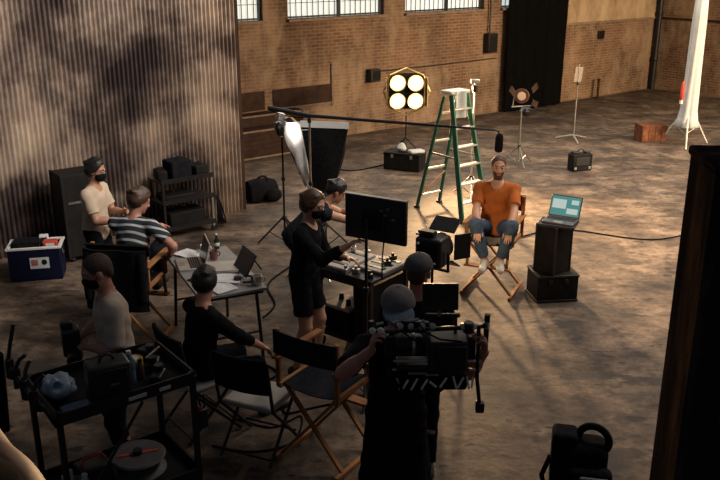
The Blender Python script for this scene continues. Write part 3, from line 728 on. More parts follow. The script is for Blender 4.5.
# ------------------------------------------------------------------ ladder
t = thing('step_ladder', 'green fibreglass stepladder with pale steps standing behind the seated man', 'ladder', (1.52, 13.57, 0), UA)
Z1 = 2.0
for sg in (-1, 1):
    MB().bar((sg * .29, -.57, 0), (sg * .17, -.10, Z1), .035, .095, (0, 1, 0)).build('rail', GREEN, t, .006)
    MB().bar((sg * .26, .56, 0), (sg * .15, .08, Z1 - .05), .032, .06, (0, 1, 0)).build('rail', GREEN, t, .006)
    for y, x in ((-.57, .29), (.56, .26)): MB().box((sg * x, y, .02), (.06, .10, .04)).build('foot', BLACK, t, .008)
    MB().bar((sg * .225, -.34, 1.0), (sg * .205, .34, 1.0), .012, .025).build('spreader', STEEL, t)
for k in range(6):
    f = (.31 + .29 * k) / Z1; hw = .29 - .12 * f; y = -.57 + .47 * f
    MB().box((0, y, f * Z1), (hw * 2, .10, .03)).build('step', ALU, t, .006)
for k in range(4):
    f = (.22 + .48 * k) / Z1; hw = .26 - .11 * f; MB().box((0, .56 - .48 * f, f * Z1), (hw * 2, .03, .035)).build('rear_brace', ALU, t, .004)
MB().bar((-.24, .49, .23), (.20, .37, .62), .02, .02).build('rear_diagonal', WOOD, t)
MB().box((0, -.01, Z1 + .02), (.42, .26, .06)).build('top_cap', WHITE, t, .015)
o = MB().sheet(lambda u, v: (-.12 + .2 * u, -.155 + .03 * math.sin(5 * u) - .012 * v, Z1 + .04 - .42 * v), 8, 8, .012).build('rag', WHITEC); o.location = t.location; o.rotation_euler = (0, 0, UA); tag(o, 'white rag hanging from the top of the green stepladder', 'rag')
t = thing('light_stand', 'pale thin stand with no lamp, just right of the stepladder top', 'stand', (1.98, 14.6, 0), 0)
tripod(t, .34, 2.02, BLACK, ALU, hub=.08); MB().box((0, 0, 2.04), (.15, .06, .06)).build('spigot', ALU, t, .01); MB().lathe([(.045, 0), (.045, .12)], (0, 0, 1.85), n=10).build('clamp', BLACK, t)

# ------------------------------------------------------------------ boom microphone on its stand
BS = Vector((-.64, 10.6, 0))
t = thing('boom_stand', 'chrome stand holding the boom pole behind the woman in black', 'stand', BS, 0)
tripod(t, .36, 2.10, BLACK, CHROME, hub=.1, a0=1.3); MB().box((0, 0, 2.115), (.05, .05, .07)).build('cradle_clamp', BLACK, t, .008)
t = thing('boom_microphone', 'long black boom pole with a foam covered microphone above the seated man', 'microphone', (BS.x, BS.y, 2.165), 0)
p0 = Vector((-1.17, 10.72, 2.25)) - t.location; p1 = Vector((1.62, 10.08, 2.09)) - t.location; mid_ = Vector((0, 0, .005))
MB().tube([p0, mid_, p1], [.030, .024, .014], 10).build('pole', BLACK, t)
MB().tube([p1, p1 + Vector((.05, -.02, -.01)), p1 + Vector((.06, -.02, -.06))], .012, 8).build('swivel', BLACK, t)
MB().lathe([(.02, 0), (.045, .015), (.05, .05), (.05, .17), (.042, .21), (.02, .23)], p1 + Vector((.062, -.02, -.27)), (.02, 0, 1), 16).build('foam_windscreen', BLACKC, t)
MB().tube([mid_ + (p0 - mid_) * f + Vector((0, 0, -.04 * math.sin(f * 3.1) - .02)) for f in (0, .25, .5, .75, 1)], .006, 6).build('cable', BLACKC, t)

# ------------------------------------------------------------------ softbox and its lamp head
t = thing('softbox', 'black softbox with a silver side panel and white rim behind the woman in black', 'softbox', (-.50, 11.75, 0), R(6))
tripod(t, .36, .85, BLACK, BLACK, hub=.08, a0=.2)
# mouth (top, wide) and ring (bottom, small)
Mo = [Vector(q) for q in ((-.64, .16, 1.86), (-.34, -.16, 1.90), (.33, -.16, 1.86), (.33, .34, 1.80), (-.50, .42, 1.80))]
Rg = [Vector(q) for q in ((-.28, .10, .92), (-.17, .0, .90), (.13, .0, .90), (.13, .24, .90), (-.20, .24, .92))]
def panel(a, b, c, d_, nn, cr):
    return lambda u, v: (a + (b - a) * u) * (1 - v) + (d_ + (c - d_) * u) * v + nn * (-.05 * math.sin(PI * v) * math.sin(PI * u) + cr * math.sin(9 * u + 7 * v) * math.sin(5 * v + 2))
for k, (m_, nm) in enumerate(((SILVERC, 'silver_panel'), (BLACKC, 'front_panel'), (BLACKC, 'side_panel'), (BLACKC, 'back_panel'), (BLACKC, 'side_panel'))):
    a, b, c, d_ = Mo[k], Mo[(k + 1) % 5], Rg[(k + 1) % 5], Rg[k]; nn = (b - a).cross(d_ - a).normalized()
    MB().sheet(panel(a, b, c, d_, nn, .035 if k == 0 else 0), 14, 14, .01).build(nm, m_, t, smooth=60)
mb = MB(); mb.prism([(p.x * .97, p.y * .97) for p in Mo], .012, Matrix.Translation((0, 0, 1.79))); mb.build('diffuser', WHITEC, t)
MB().sheet(lambda u, v: Mo[1] + (Mo[2] - Mo[1]) * u + Vector((0, -.014, .03 - .09 * v)), 8, 2, .012).build('rim_strip', WHITEC, t)
MB().box((-.05, .13, .88), (.34, .24, .10)).build('speed_ring', BLACK, t, .02)
for a, b in zip(Mo, Rg): MB().tube([a, b], .008, 6).build('rod', BLACK, t)
t = thing('lamp_head', 'small silver and black lamp head on a thin stand left of the softbox', 'light', (-1.12, 11.95, 0), .2)
tripod(t, .40, 1.62, BLACK, BLACK, hub=.1, a0=.9)
MB().lathe([(.06, -.14), (.10, -.12), (.12, 0), (.14, .10), (.13, .105)], (.04, -.02, 1.76), (.9, .2, .15), 16).build('lamp_body', BLACK, t)
MB().lathe([(.125, .106), (.10, .09), (.02, .05)], (.04, -.02, 1.76), (.9, .2, .15), 16).build('reflector', CHROME, t); MB().box((-.02, -.05, 1.92), (.12, .08, .10), (.3, .2, .5)).build('junction_box', STEEL, t, .01)
MB().tube([(-.06, -.05, 1.9), (0, -.12, 1.95), (.12, -.1, 1.92), (.2, -.06, 1.84)], .012, 8).build('cable', mat('tan_cable', (.42, .22, .09), .6, 0, .1), t)
d = bpy.data.lights.new('bounce_lamp', 'SPOT'); d.energy = 16; d.color = (1.0, .9, .78); d.spot_size = R(80); d.spot_blend = .6; d.shadow_soft_size = .05
o = bpy.data.objects.new('bounce_lamp', d); C.objects.link(o); o.parent = t; o.location = (.0, -.40, 1.86); o.rotation_euler = (R(62), 0, R(-52))
MB().sheet(lambda u, v: (.12 + .16 * u + .10 * v, -.16 + .04 * math.sin(8 * u + 3 * v), 1.80 - .62 * v + .04 * u), 10, 14, .008).build('foil_flap', SILVERC, t, smooth=60)

# ------------------------------------------------------------------ director chairs
METER[0] = True
def director_chair(name_label, loc, rz, seat_m, h=.72):
    t = thing('director_chair', name_label, 'chair', loc, rz, 'tall folding director chairs')
    w_, d_ = .25, .25
    for sy in (-1, 1):
        y = sy * d_ * .8
        MB().bar((-w_ - .02, y, .025), (w_ - .02, y, h), .022, .035, (0, 1, 0)).build('leg', WOOD, t, .003); MB().bar((w_ + .02, y + .024, .025), (-w_ + .02, y + .024, h), .022, .035, (0, 1, 0)).build('leg', WOOD, t, .003)
    for sx in (-1, 1):
        MB().box((sx * (w_ + .02), .01, .02), (.035, d_ * 2 + .06, .04)).build('base_rail', WOOD, t, .004)
        MB().box((sx * (w_ - .01), .01, h + .01), (.03, d_ * 2, .04)).build('seat_rail', WOOD, t, .004)
        MB().box((sx * (w_ + .005), -d_ + .03, h + .22), (.035, .03, .46)).build('back_post', WOOD, t, .004)
        MB().box((sx * (w_ + .005), d_ - .03, h + .11), (.035, .03, .22)).build('arm_post', WOOD, t, .004)
        MB().box((sx * (w_ + .01), .02, h + .23), (.06, d_ * 2 + .06, .025)).build('armrest', WOOD, t, .006)
    MB().sheet(lambda u, v: (-w_ + 2 * w_ * u, -.21 + .44 * v, h + .025 - .035 * math.sin(PI * u)), 10, 2, .008).build('seat_canvas', seat_m, t)
    MB().sheet(lambda u, v: (-w_ - .02 + 2 * (w_ + .02) * u, -d_ + .03 - .03 - .03 * math.sin(PI * u), h + .27 + .18 * v), 12, 2, .010).build('back_canvas', seat_m, t)
    MB().bar((-w_ + .0, d_ + .02, .36), (w_ - .0, d_ + .02, .36), .09, .02).build('footrest', WOOD, t, .004)
    for sx in (-1, 1): MB().bar((sx * (w_ - .03), d_ - .02, .72), (sx * (w_ - .03), d_ + .03, .35), .02, .03, (1, 0, 0)).build('footrest_strut', WOOD, t, .003)
    return t
CH1 = director_chair('tall wooden director chair the man in the orange shirt sits on', (1.70, 10.14, 0), R(157), NAVY, .60)
CH2 = director_chair('empty wooden director chair with dark canvas back beside the camera operator', (-.29, 6.33, 0), R(-33), NAVY, .61)
CH3 = dup(CH1, (-2.52, 8.70, 0), R(-8), 'wooden director chair under the person in the striped shirt')
# jacket over the back of the striped person's chair
t = thing('jacket', 'black jacket draped over the chair of the person in the striped shirt', 'jacket', CH3.location, R(-8))
MB().sheet(lambda u, v: (-.30 + .60 * u, -.31 - .05 * math.sin(PI * u) - .02 * math.sin(9 * u) - .03 * v, 1.02 - .58 * v), 16, 14, .03).build('back', BLACKC, t, smooth=70)
MB().sheet(lambda u, v: (-.30 + .60 * u, -.29 + .06 * v, 1.04 + .02 * math.sin(PI * v) - .10 * v * v), 10, 6, .02).build('collar', BLACKC, t, smooth=70)
for sx in (-1, 1): MB().tube([(sx * .25, -.33, .99), (sx * .27, -.36, .80), (sx * .26, -.37, .55)], [.045, .05, .04], 12).build('sleeve', BLACKC, t)

# ------------------------------------------------------------------ pedestal of two cases with a laptop
METER[0] = False
t = thing('flight_case', 'black case lying under the tall one beside the seated man', 'case', (2.42, 9.90, 0), R(8))
MB().box((0, 0, .18), (.52, .42, .35)).build('body', CASEB, t, .012)
for z in (.02, .34): MB().box((0, 0, z), (.535, .435, .025)).build('edge_strip', BLACK, t, .004)
for x in (-.1, .1): MB().box((x, -.216, .27), (.05, .012, .06)).build('latch', BLACK, t, .004)
t = thing('flight_case', 'tall black case standing on another case, the laptop on top', 'case', (2.40, 9.90, .3525), R(38))
MB().box((0, 0, .305), (.31, .31, .61)).build('body', CASEB, t, .010)
for sx in (-1, 1):
    for sy in (-1, 1): MB().box((sx * .152, sy * .152, .305), (.022, .022, .61)).build('edge_strip', BLACK, t, .003)
def laptop(label, loc, rz, body, screen_on, ang=105, group=None):
    METER[0] = True
    t = thing('laptop', label, 'laptop', loc, rz, group)
    MB().box((0, 0, .010), (.34, .24, .018)).build('base', body, t, .004)
    k = MB()
    for i in range(12):
        for j in range(5): k.box((-.143 + .026 * i, -.0 + .021 * j, .0205), (.021, .016, .004))
    k.build('keyboard', BLACKP, t, smooth=0); MB().box((0, -.075, .0195), (.10, .06, .003)).build('trackpad', STEEL if body is not BLACKP else CASEB, t)
    a = R(ang); u = Vector((0, -math.cos(a), math.sin(a))); hgt = .235; c = Vector((0, .118, .02)) + u * hgt / 2
    MB().box(c, (.34, hgt, .010), (a if False else PI - a, 0, 0)).build('lid', body, t, .003)
    nrm = Vector((0, -math.sin(a), -math.cos(a)))
    sm = MB().box(c + nrm * .007, (.315, hgt - .025, .003), (PI - a, 0, 0)).build('screen', SCREEN if screen_on else GLASSB, t)
    if screen_on:
        for (x, y, ww, hh) in ((-.07, .02, .15, .10), (.10, .05, .08, .05), (.08, -.05, .12, .06)):
            MB().box(c + nrm * .0092 + Vector((x, 0, 0)) + u * y, (ww, hh, .002), (PI - a, 0, 0)).build('screen_window', SCREENW, sm)
    METER[0] = False
    return t
t = thing('laptop_tray', 'dark board on top of the tall black case, carrying the lit laptop', 'board', (2.43, 9.88, .9625), R(-24))
MB().box((0, 0, .012), (.46, .34, .024)).build('board', BLACK, t, .006); MB().box((0, -.165, .012), (.46, .012, .030)).build('lip', BLACK, t, .003)
laptop('open laptop with a lit teal screen on the tall black case', (2.46, 9.90, .988), R(-30), mat('grey_laptop', (.10, .10, .11), .4, .4, .1), True, 114)

# ------------------------------------------------------------------ barn-door lamp
t = thing('barn_door_light', 'black barn-door lamp pointed toward the man in the orange shirt', 'light', (.76, 8.30, 0), R(-32))
tripod(t, .34, .98, BLACK, BLACK, hub=.08)
zc = 1.18
MB().box((0, 0, zc), (.30, .26, .32)).build('lamp_housing', BLACK, t, .03)
MB().lathe([(.13, 0), (.145, .02), (.145, .07), (.13, .08)], (0, .12, zc), (0, 1, 0), 20).build('lens_ring', BLACK, t)
for k in range(6): MB().box((0, -.135, zc - .10 + .04 * k), (.22, .014, .018)).build('cooling_fin', CASEB, t)
for cx, cz, sx, sz, rx, rz_ in ((0, .21, .30, .016, .55, 0), (0, -.21, .30, .016, -.55, 0), (.21, 0, .016, .28, 0, -.55), (-.21, 0, .016, .28, 0, .55)):
    MB().box((cx, .27, zc + cz), (sx, .20, sz), (rx, 0, rz_)).build('barn_door', BLACK, t, .003)
for sx in (-.18, .18): MB().bar((sx, 0, zc), (sx, 0, zc - .20), .026, .012).build('yoke_arm', BLACK, t)
d = bpy.data.lights.new('barn_door_beam', 'SPOT'); d.energy = 42; d.color = (1.0, .72, .42); d.spot_size = R(75); d.spot_blend = .5; d.shadow_soft_size = .09
o = bpy.data.objects.new('barn_door_beam', d); C.objects.link(o); o.parent = t; o.location = (0, .24, zc); o.rotation_euler = (R(92), 0, 0)
MB().box((0, 0, zc - .20), (.39, .035, .02)).build('yoke_base', BLACK, t); MB().box((-.05, -.04, zc + .19), (.18, .10, .06)).build('top_handle', BLACK, t, .012)
for x, z in ((-.10, .10), (.09, -.09), (-.11, .20)): MB().lathe([(.014, 0), (.014, .02)], (x, -.135, zc + z), (0, -1, 0), 10).build('knob', WHITE, t)

# ------------------------------------------------------------------ director's monitor on its stand
t = thing('monitor_stand', 'thin black stand carrying the large monitor', 'stand', (.058, 7.36, 0), R(20))
tripod(t, .34, 1.80, BLACK, BLACK, hub=.06, a0=.1)
MR = R(-30); METER[0] = True
t = thing('monitor', 'large black monitor seen from behind, touched by the woman in black', 'monitor', (.125, 7.44, 1.345 / K), MR)
MB().box((0, .04, .195), (.56, .04, .365)).build('casing', BLACKP, t, .008)
MB().box((0, .0625, .195), (.53, .006, .335)).build('screen', GLASSB, t); MB().box((0, .04, .382), (.56, .044, .010)).build('top_edge', mat('backlit_edge_grey', (.16, .15, .14), .4, .2), t)  # top edge painted paler for the back light catching it
MB().box((-.03, .008, .19), (.16, .026, .16)).build('mount_plate', CASEB, t, .006)
for x, z in ((.06, .28), (.10, .25), (.12, .30), (.17, .22)): MB().box((x, .016, z), (.03, .010, .016)).build('port', mat('port_grey', (.12, .11, .1), .5), t)
MB().tube([(.10, .018, .24), (.12, -.03, .12), (.10, -.03, -.08), (.08, .0, -.3)], .006, 6).build('cable', BLACKC, t)

# ------------------------------------------------------------------ equipment cart under the monitor
CR = R(-38.6); CX = Vector((.03, 8.50, 0)); CM_ = Euler((0, 0, CR)).to_matrix(); cq = lambda x, y, z: CX + CM_ @ Vector((x, y, z)) / K
t = thing('equipment_cart', 'black cart with pale trays on top, behind the large monitor', 'cart', CX, CR)
MB().box((0, 0, .80), (.66, .60, .035)).build('top', BLACK, t, .008); MB().box((0, -.295, .765), (.64, .014, .07)).build('apron', BLACK, t)
for sx in (-1, 1):
    for sy in (-1, 1):
        k = MB().box((sx * .30, sy * .27, .44), (.04, .04, .70)).build('post', BLACK, t); MB().lathe([(.055, -.02), (.06, 0), (.055, .02)], (sx * .30, sy * .27, .0605), (1, 0, 0), 16).build('caster', BLACK, k)
for z in (.17,): MB().box((0, 0, z), (.66, .60, .03)).build('lower_shelf', BLACK, t, .006)
MB().box((.20, .0, .47), (.22, .50, .55)).build('drawer_block', CASEB, t, .01)
MB().box((-.05, .27, .47), (.56, .014, .55)).build('back_panel', CASEB, t, .006)
FOAM = mat('pale_grey_foam', (.42, .39, .35), .7, 0, .15, 20)
for i, (x, y, sx, sy, z) in enumerate(((-.16, -.02, .28, .50, .035), (.17, .08, .30, .38, .03))):
    k = thing('accessory_tray', ('pale grooved tray on the cart nearest the woman in black', 'pale tray of small gear on the right of the black cart')[i], 'tray', cq(x, y, .8185), CR)
    MB().box((0, 0, z / 2), (sx, sy, z)).build('tray_body', FOAM, k, .008)
    for j in range(3): MB().box((0, -sy * .3 + sy * .3 * j, z + .003), (sx * .78, .04, .008)).build('slot', BLACK, k)
for i in range(7):
    x, y = ((-.16, .265), (.20, .2), (-.24, .16), (.25, -.22), (.08, -.2), (.24, .06), (.0, -.25))[i]
    k = thing('camera_accessory', ('silver', 'black')[i % 2] + (' small block at the far edge of the left pale tray', ' small part at the far end of the right pale tray', ' small block in the far left tray corner', ' small part at the near right cart corner', ' knob on the near middle of the cart top', ' small part on the right side of the right tray', ' clamp at the front edge of the cart top')[i], 'camera part', cq(x, y, .8185 if i in (0, 3, 4, 6) else (.8625 if i == 2 else .8575)), i * .7)
    m_ = (ALU, BLACK)[i % 2]; MB().box((0, 0, .02), (.07, .045, .04)).build('block', m_, k, .005); MB().cyl((0, 0, .04), (0, 0, .07), .016).build('knob', m_, k)
t = thing('printer_box', 'pale topped black box on the lower shelf of the cart beside the woman', 'box', cq(-.14, -.08, .1855), CR)
MB().box((0, 0, .11), (.30, .28, .22)).build('body', CASEB, t, .012); MB().box((0, 0, .235), (.31, .29, .03)).build('lid', mat('pale_grey_lid', (.40, .37, .33), .6, 0, .15, 20), t, .008)
for x, y in ((-.08, .03), (.07, -.05), (.09, .07)): MB().cyl((x, y, .25), (x, y, .31), .026, .02).build('knob', BLACK, t)

# ------------------------------------------------------------------ work table with laptops
TR = R(25.5); TC = Vector((-1.58, 8.53, 0)); TM = Euler((0, 0, TR)).to_matrix()
METER[0] = True; tp = lambda x, y, z=.762: TC + TM @ Vector((x, y, z)) / K
t = thing('folding_table', 'grey folding work table covered with laptops and papers', 'table', TC, TR)
MB().box((0, 0, .745), (.62, 1.26, .03)).build('tabletop', mat('grey_table_laminate', (.19, .18, .17), .5, 0, .15, 14), t, .006)
MB().box((0, 0, .715), (.56, 1.20, .03)).build('apron_frame', BLACK, t)
for sy in (-1, 1):
    for sx in (-1, 1): MB().tube([(sx * .25, sy * .48, .72), (sx * .27, sy * .56, .01)], .016, 8).build('leg', BLACK, t)
    MB().tube([(-.26, sy * .53, .3), (.26, sy * .53, .3)], .011, 8).build('crossbar', BLACK, t)
laptop('open silver laptop on the work table, its dark screen turned away', tp(-.17, .22), R(-72), ALU, False, 105)
METER[0] = True
t = thing('laptop', 'closed pale laptop lying in the middle of the work table', 'laptop', tp(.10, -.02), TR + R(-14))
MB().box((0, 0, .010), (.36, .27, .018)).build('base', ALU, t, .005); MB().box((0, 0, .0245), (.36, .27, .010)).build('lid', mat('pale_laptop_lid', (.40, .38, .35), .4, .4, .1), t, .004)
t = thing('clapper_board', 'black slate leaning on its stand at the right end of the work table', 'slate', tp(.24, -.20), R(-62))
MB().box((0, .0, .10), (.34, .014, .20), (R(-30), 0, 0)).build('slate', BLACK, t, .004); MB().box((0, .052, .20), (.34, .018, .03), (R(-30), 0, 0)).build('clap_stick', BLACKP, t, .003); MB().bar((0, .06, .17), (0, .16, .005), .03, .012).build('prop', BLACK, t)
for i, (x, y, a, lab) in enumerate(((-.08, -.46, .3, 'white printed sheet at the near end of the work table'), (.02, -.30, 1.1, 'crumpled pale sheet on the near right of the work table'), (-.10, .50, .5, 'pale lilac sheet at the far end of the work table'))):
    o = MB().sheet(lambda u, v: (.21 * u - .105, .29 * v - .145, .006 + .012 * (math.sin(4 * u + i) * math.sin(3 * v)) ** 2), 8, 8, .004).build('paper', PAPER, None, loc=tp(x, y, .764), rz=TR + a); tag(o, lab, 'paper')
t = thing('headset', 'black wired headset on the right side of the work table', 'headset', tp(.18, -.42), .4)
MB().torus((0, 0, .022), (0, 0, 1), .08, .011, 20, 8, .6).build('headband', BLACK, t)
for q in (0, .6): MB().lathe([(.03, 0), (.036, .01), (.034, .04), (.02, .045)], (.08 * math.cos(2 * PI * q), -.08 * math.sin(2 * PI * q) * (1 if 1 else 0), .0), (0, 0, 1), 14).build('ear_cup', BLACKP, t)
for i, (x, y, lab, m_) in enumerate(((.05, .48, 'pale cup behind the closed laptop', WHITE), (.25, -.54, 'pale cup near the right corner of the work table', ALU), (.08, .27, 'dark red pouch between the laptops', mat('dark_red_cloth', (.14, .05, .045), .8)))):
    k = thing('cup' if i < 2 else 'pouch', lab, 'cup' if i < 2 else 'pouch', tp(x, y), .3 * i)
    MB().lathe([(.026, 0), (.036, .002), (.042, .09), (.038, .09), (.030, .012)], n=16).build('body', m_, k); MB().torus((.045, 0, .05), (0, 1, 0), .022, .006, 12, 6).build('handle', m_, k)
t = thing('phone', 'black phone lying beside the printed sheet on the work table', 'phone', tp(-.23, -.22), 1.0); MB().box((0, 0, .006), (.075, .15, .010)).build('body', BLACKP, t, .004); MB().box((0, 0, .0115), (.068, .14, .002)).build('screen', GLASSB, t)
t = thing('bottle', 'green bottle standing at the far end of the work table', 'bottle', tp(.20, .57), 0)
MB().lathe([(.03, 0), (.034, .01), (.034, .13), (.014, .18), (.012, .22)], n=14).build('body', GREENB, t); MB().cyl((0, 0, .22), (0, 0, .245), .015).build('cap', WHITE, t); MB().lathe([(.0345, .05), (.0348, .051), (.0348, .1), (.0345, .101)], n=14).build('label_band', PAPER, t)
rescale(t, (.8, .8, .65))

METER[0] = False
# ------------------------------------------------------------------ rack by the corrugated wall
t = thing('rack_cart', 'black two-tier rack cart of gear in front of the corrugated wall', 'cart', (-2.74, 12.52, 0), UA)
for sx in (-1, 1):
    for sy in (-1, 1): MB().box((sx * .40, sy * .22, .45), (.035, .035, .86)).build('post', STEEL if sx > 0 and sy < 0 else BLACK, t); MB().lathe([(.04, -.02), (.045, 0), (.04, .02)], (sx * .40, sy * .22, .0455), (0, 1, 0), 14).build('caster', BLACK, t)
for z in (.14, .56, .88):
    MB().box((0, 0, z), (.86, .50, .03)).build('shelf', BLACK, t, .004)
    MB().box((0, -.245, z + .03), (.86, .012, .06)).build('shelf_lip', BLACK, t)
RM = Euler((0, 0, UA)).to_matrix(); RC = Vector((-2.74, 12.52, 0))
for i, (x, y, z, sx, sy, sz, lab) in enumerate(((-.05, 0, .897, .34, .3, .27, 'tallest black gear bag on top of the rack cart'), (-.325, 0, .897, .15, .3, .15, 'black box at the left end of the rack cart top'), (.30, .03, .897, .24, .3, .14, 'black box at the right end of the rack cart top'), (-.1, 0, .577, .5, .36, .08, 'flat dark unit on the middle shelf of the rack cart'), (.0, 0, .157, .6, .36, .22, 'wide black case on the bottom shelf of the rack cart'))):
    k = thing('gear_box', lab, 'gear box', RC + RM @ Vector((x, y, z)), UA + (.1, -.2, .15, 0, 0)[i])
    MB().box((0, 0, sz / 2), (sx, sy, sz)).build('body', BLACKC2 if i == 0 else CASEB, k, .02); MB().torus((0, 0, sz), (0, 1, 0), min(.05, sx * .3), .009, 14, 6, .5).build('handle', BLACK, k)
t = thing('cable_coil', 'thick dark cable coil hanging on the right end of the rack cart', 'cable coil', RC + RM @ Vector((.56, -.08, .03)), UA)
for q in range(4): MB().torus((.02 * q, 0, .21 + .01 * q), (.9, -.5, .1 * q), .19 + .012 * q, .013, 28, 8).build('loop', BLACKC, t)
t = thing('road_case', 'tall black road case behind the woman in the cream shirt', 'case', (-3.98, 11.42, 0), UA)
MB().box((0, 0, .66), (.52, .46, 1.18)).build('body', CASEB, t, .015); mb = MB()
for sx in (-1, 1):
    for sy in (-1, 1): k = MB().box((sx * .255, sy * .225, .66), (.03, .03, 1.2)).build('edge_strip', BLACK, t); MB().lathe([(.035, -.02), (.035, .02)], (sx * .2, sy * .17, .036), (1, 0, 0), 12).build('caster', BLACK, t)
MB().box((0, -.235, .86), (.4, .012, .03)).build('rail', STEEL, t); MB().box((.05, -.238, .62), (.16, .014, .12)).build('recessed_handle', BLACK, t, .006)
for z in (.8, .68): MB().box((.2, -.236, z), (.05, .012, .05)).build('latch', STEEL, t)

# cooler full of supplies
CO = Vector((-4.32, 10.62, 0)); CQ = R(12); CM = Euler((0, 0, CQ)).to_matrix()
t = thing('cooler', 'blue cooler with a pale rim against the corrugated wall at far left', 'cooler', CO, CQ)
mb = MB(); 
for c, s_ in (((0, -.19, .23), (.66, .03, .42)), ((0, .19, .23), (.66, .03, .42)), ((-.315, 0, .23), (.03, .38, .42)), ((.315, 0, .23), (.03, .38, .42)), ((0, 0, .02), (.66, .40, .04))): mb.box(c, s_)
mb.build('tub', COOLB, t, .01)
mb = MB()
for c, s_ in (((0, -.195, .45), (.70, .045, .03)), ((0, .195, .45), (.70, .045, .03)), ((-.325, 0, .45), (.045, .39, .03)), ((.325, 0, .45), (.045, .39, .03))): mb.box(c, s_)
mb.build('rim', WHITE, t, .006)
MB().box((.06, -.208, .25), (.24, .006, .15)).build('sticker', PAPER, t); MB().box((.0, -.213, .26), (.08, .004, .08)).build('sticker_mark', mat('faded_red_print', (.35, .12, .10), .8), t); MB().ball((.12, -.212, .26), (.035, .006, .04)).build('sticker_mark', BLACK, t)
for sx in (-1, 1): MB().torus((sx * .335, 0, .33), (1, 0, 0), .05, .012, 14, 6).build('handle', BLACK, t)
for i, (x, y, a, m_, lab) in enumerate(((.20, -.05, .2, RED, 'red and white carton sticking out of the blue cooler'), (-.1, .02, -.1, BLACKC, 'dark bag filling the left of the blue cooler'), (.1, .1, .5, PAPER, 'white carton at the back of the blue cooler'))):
    z0 = .0405; k = thing('carton' if i != 1 else 'bag', lab, 'carton' if i != 1 else 'bag', CO + CM @ Vector((x, y, z0)), CQ + a * .2)
    sx, sy, sz = ((.18, .12, .47), (.36, .24, .47), (.12, .10, .50))[i]
    MB().box((0, 0, sz / 2), (sx, sy, sz)).build('body', m_, k, .012); MB().box((0, -sy / 2 - .002, sz - .05), (sx * .6, .004, .05)).build('label_patch', PAPER if i == 0 else BLACK, k)
# black bag slumped at the end of the corrugated wall
t = thing('duffel_bag', 'slumped black bag on the floor at the end of the corrugated wall', 'bag', (-1.74, 14.3, 0), R(30))
MB().lathe([(.05, -.30), (.18, -.27), (.235, -.12), (.20, .05), (.17, .20), (.13, .29), (.05, .31)], (0, 0, .19), (1, .1, 0), 22, lambda a, h: 1 + .12 * math.sin(3 * a + 9 * h)).build('body', BLACKC, t)
MB().torus((0, -.05, .34), (0, 1, .2), .11, .018, 18, 8, .5).build('handle', BLACKC, t); MB().ball((.15, -.2, .12), (.16, .10, .12)).build('side_pocket', BLACKC, t)

# ------------------------------------------------------------------ padded folding chairs
METER[0] = True
def folding_chair(label, loc, rz):
    t = thing('folding_chair', label, 'chair', loc, rz, 'black padded folding chairs')
    MB().box((0, .0, .445), (.42, .40, .045)).build('seat', mat('lit_grey_vinyl', (.30, .285, .27), .35, 0, .15, 10), t, .02, seg=3)  # seat colour raised to grey to stand in for its highlight
    def bk(u, v): return (-.22 + .44 * u, -.215 - .035 * (1 - (2 * u - 1) ** 2) - .05 * v, .60 + .27 * v)
    b = MB().sheet(bk, 12, 8, .035).build('backrest', BLACKC2, t, .012)
    MB().tube([bk(u, 0) for u in (0, .25, .5, .75, 1)], .010, 8).build('piping', mat('grey_piping', (.12, .12, .12), .5), b)
    MB().tube([bk(i / 10, 1.03) for i in range(11)], .017, 8).build('piping', BLACKC2, b)
    for sx in (-1, 1):
        MB().tube([(sx * .225, -.27, .87), (sx * .225, -.20, .45), (sx * .22, .20, .015)], .013, 8).build('frame_leg', BLACK, t)
        MB().tube([(sx * .205, .15, .43), (sx * .21, -.25, .015)], .013, 8).build('leg', BLACK, t)
    MB().tube([(-.21, -.22, .06), (.21, -.22, .06)], .009, 8).build('crossbar', BLACK, t); MB().tube([(-.22, .14, .12), (.22, .14, .12)], .009, 8).build('crossbar', BLACK, t)
    return t
FC1 = folding_chair('empty black folding chair with its seat painted grey as lit beside the director chair', (-.86, 6.45, 0), R(-24))
FC2 = dup(FC1, (-1.42, 6.80, 0), R(-52), 'black folding chair under the person seated at the table')

# ------------------------------------------------------------------ gear cart in the near left
KR = R(37); KC = Vector((-1.78, 5.40, 0)); KM = Euler((0, 0, KR)).to_matrix(); kp = lambda x, y, z: KC + KM @ Vector((x * .80, y * .80, z + (.15 if z > .8 else .0))) / K
t = thing('camera_cart', 'black two-tray gear cart in the near left foreground', 'cart', KC, KR)
for z in (.88, .34):
    q = MB().box((0, 0, z), (1.06, .72, .02)).build('tray', CASEB, t)
    for s_ in (-1, 1):
        MB().box((0, s_ * .36, z + .03), (1.08, .018, .08)).build('tray_rim', BLACK, q); MB().box((s_ * .535, 0, z + .03), (.018, .72, .08)).build('tray_rim', BLACK, q)
MB().box((.535, 0, .925), (.024, .74, .012)).build('edge_trim', mat('dull_grey_metal', (.16, .15, .145), .4, .6), t)
for sx in (-1, 1):
    for sy in (-1, 1):
        k = MB().box((sx * .52, sy * .345, .55), (.04, .04, .80)).build('post', BLACK, t); MB().lathe([(.07, -.025), (.08, -.015), (.08, .015), (.07, .025)], (sx * .52, sy * .345, .0805), (.3, 1, 0), 18).build('caster', BLACK, k)
for sy in (-1, 1): MB().tube([(-.54, sy * .33, .86), (-.60, sy * .33, .98), (-.66, sy * .33, 1.06)], .014, 8).build('handle_arm', BLACK, t)
MB().tube([(-.66, -.36, 1.06), (-.66, .36, 1.06)], .016, 8).build('push_handle', BLACK, t)
MB().bar((-.5, -.36, .36), (.1, -.36, .86), .012, .02).build('brace', BLACK, t)
for x, l in ((.06, .14), (.28, .09)): MB().box((x, -.371, .905), (l, .004, .022)).build('label_strip', PAPER, t)
rescale(t, (.80, .80, 1))
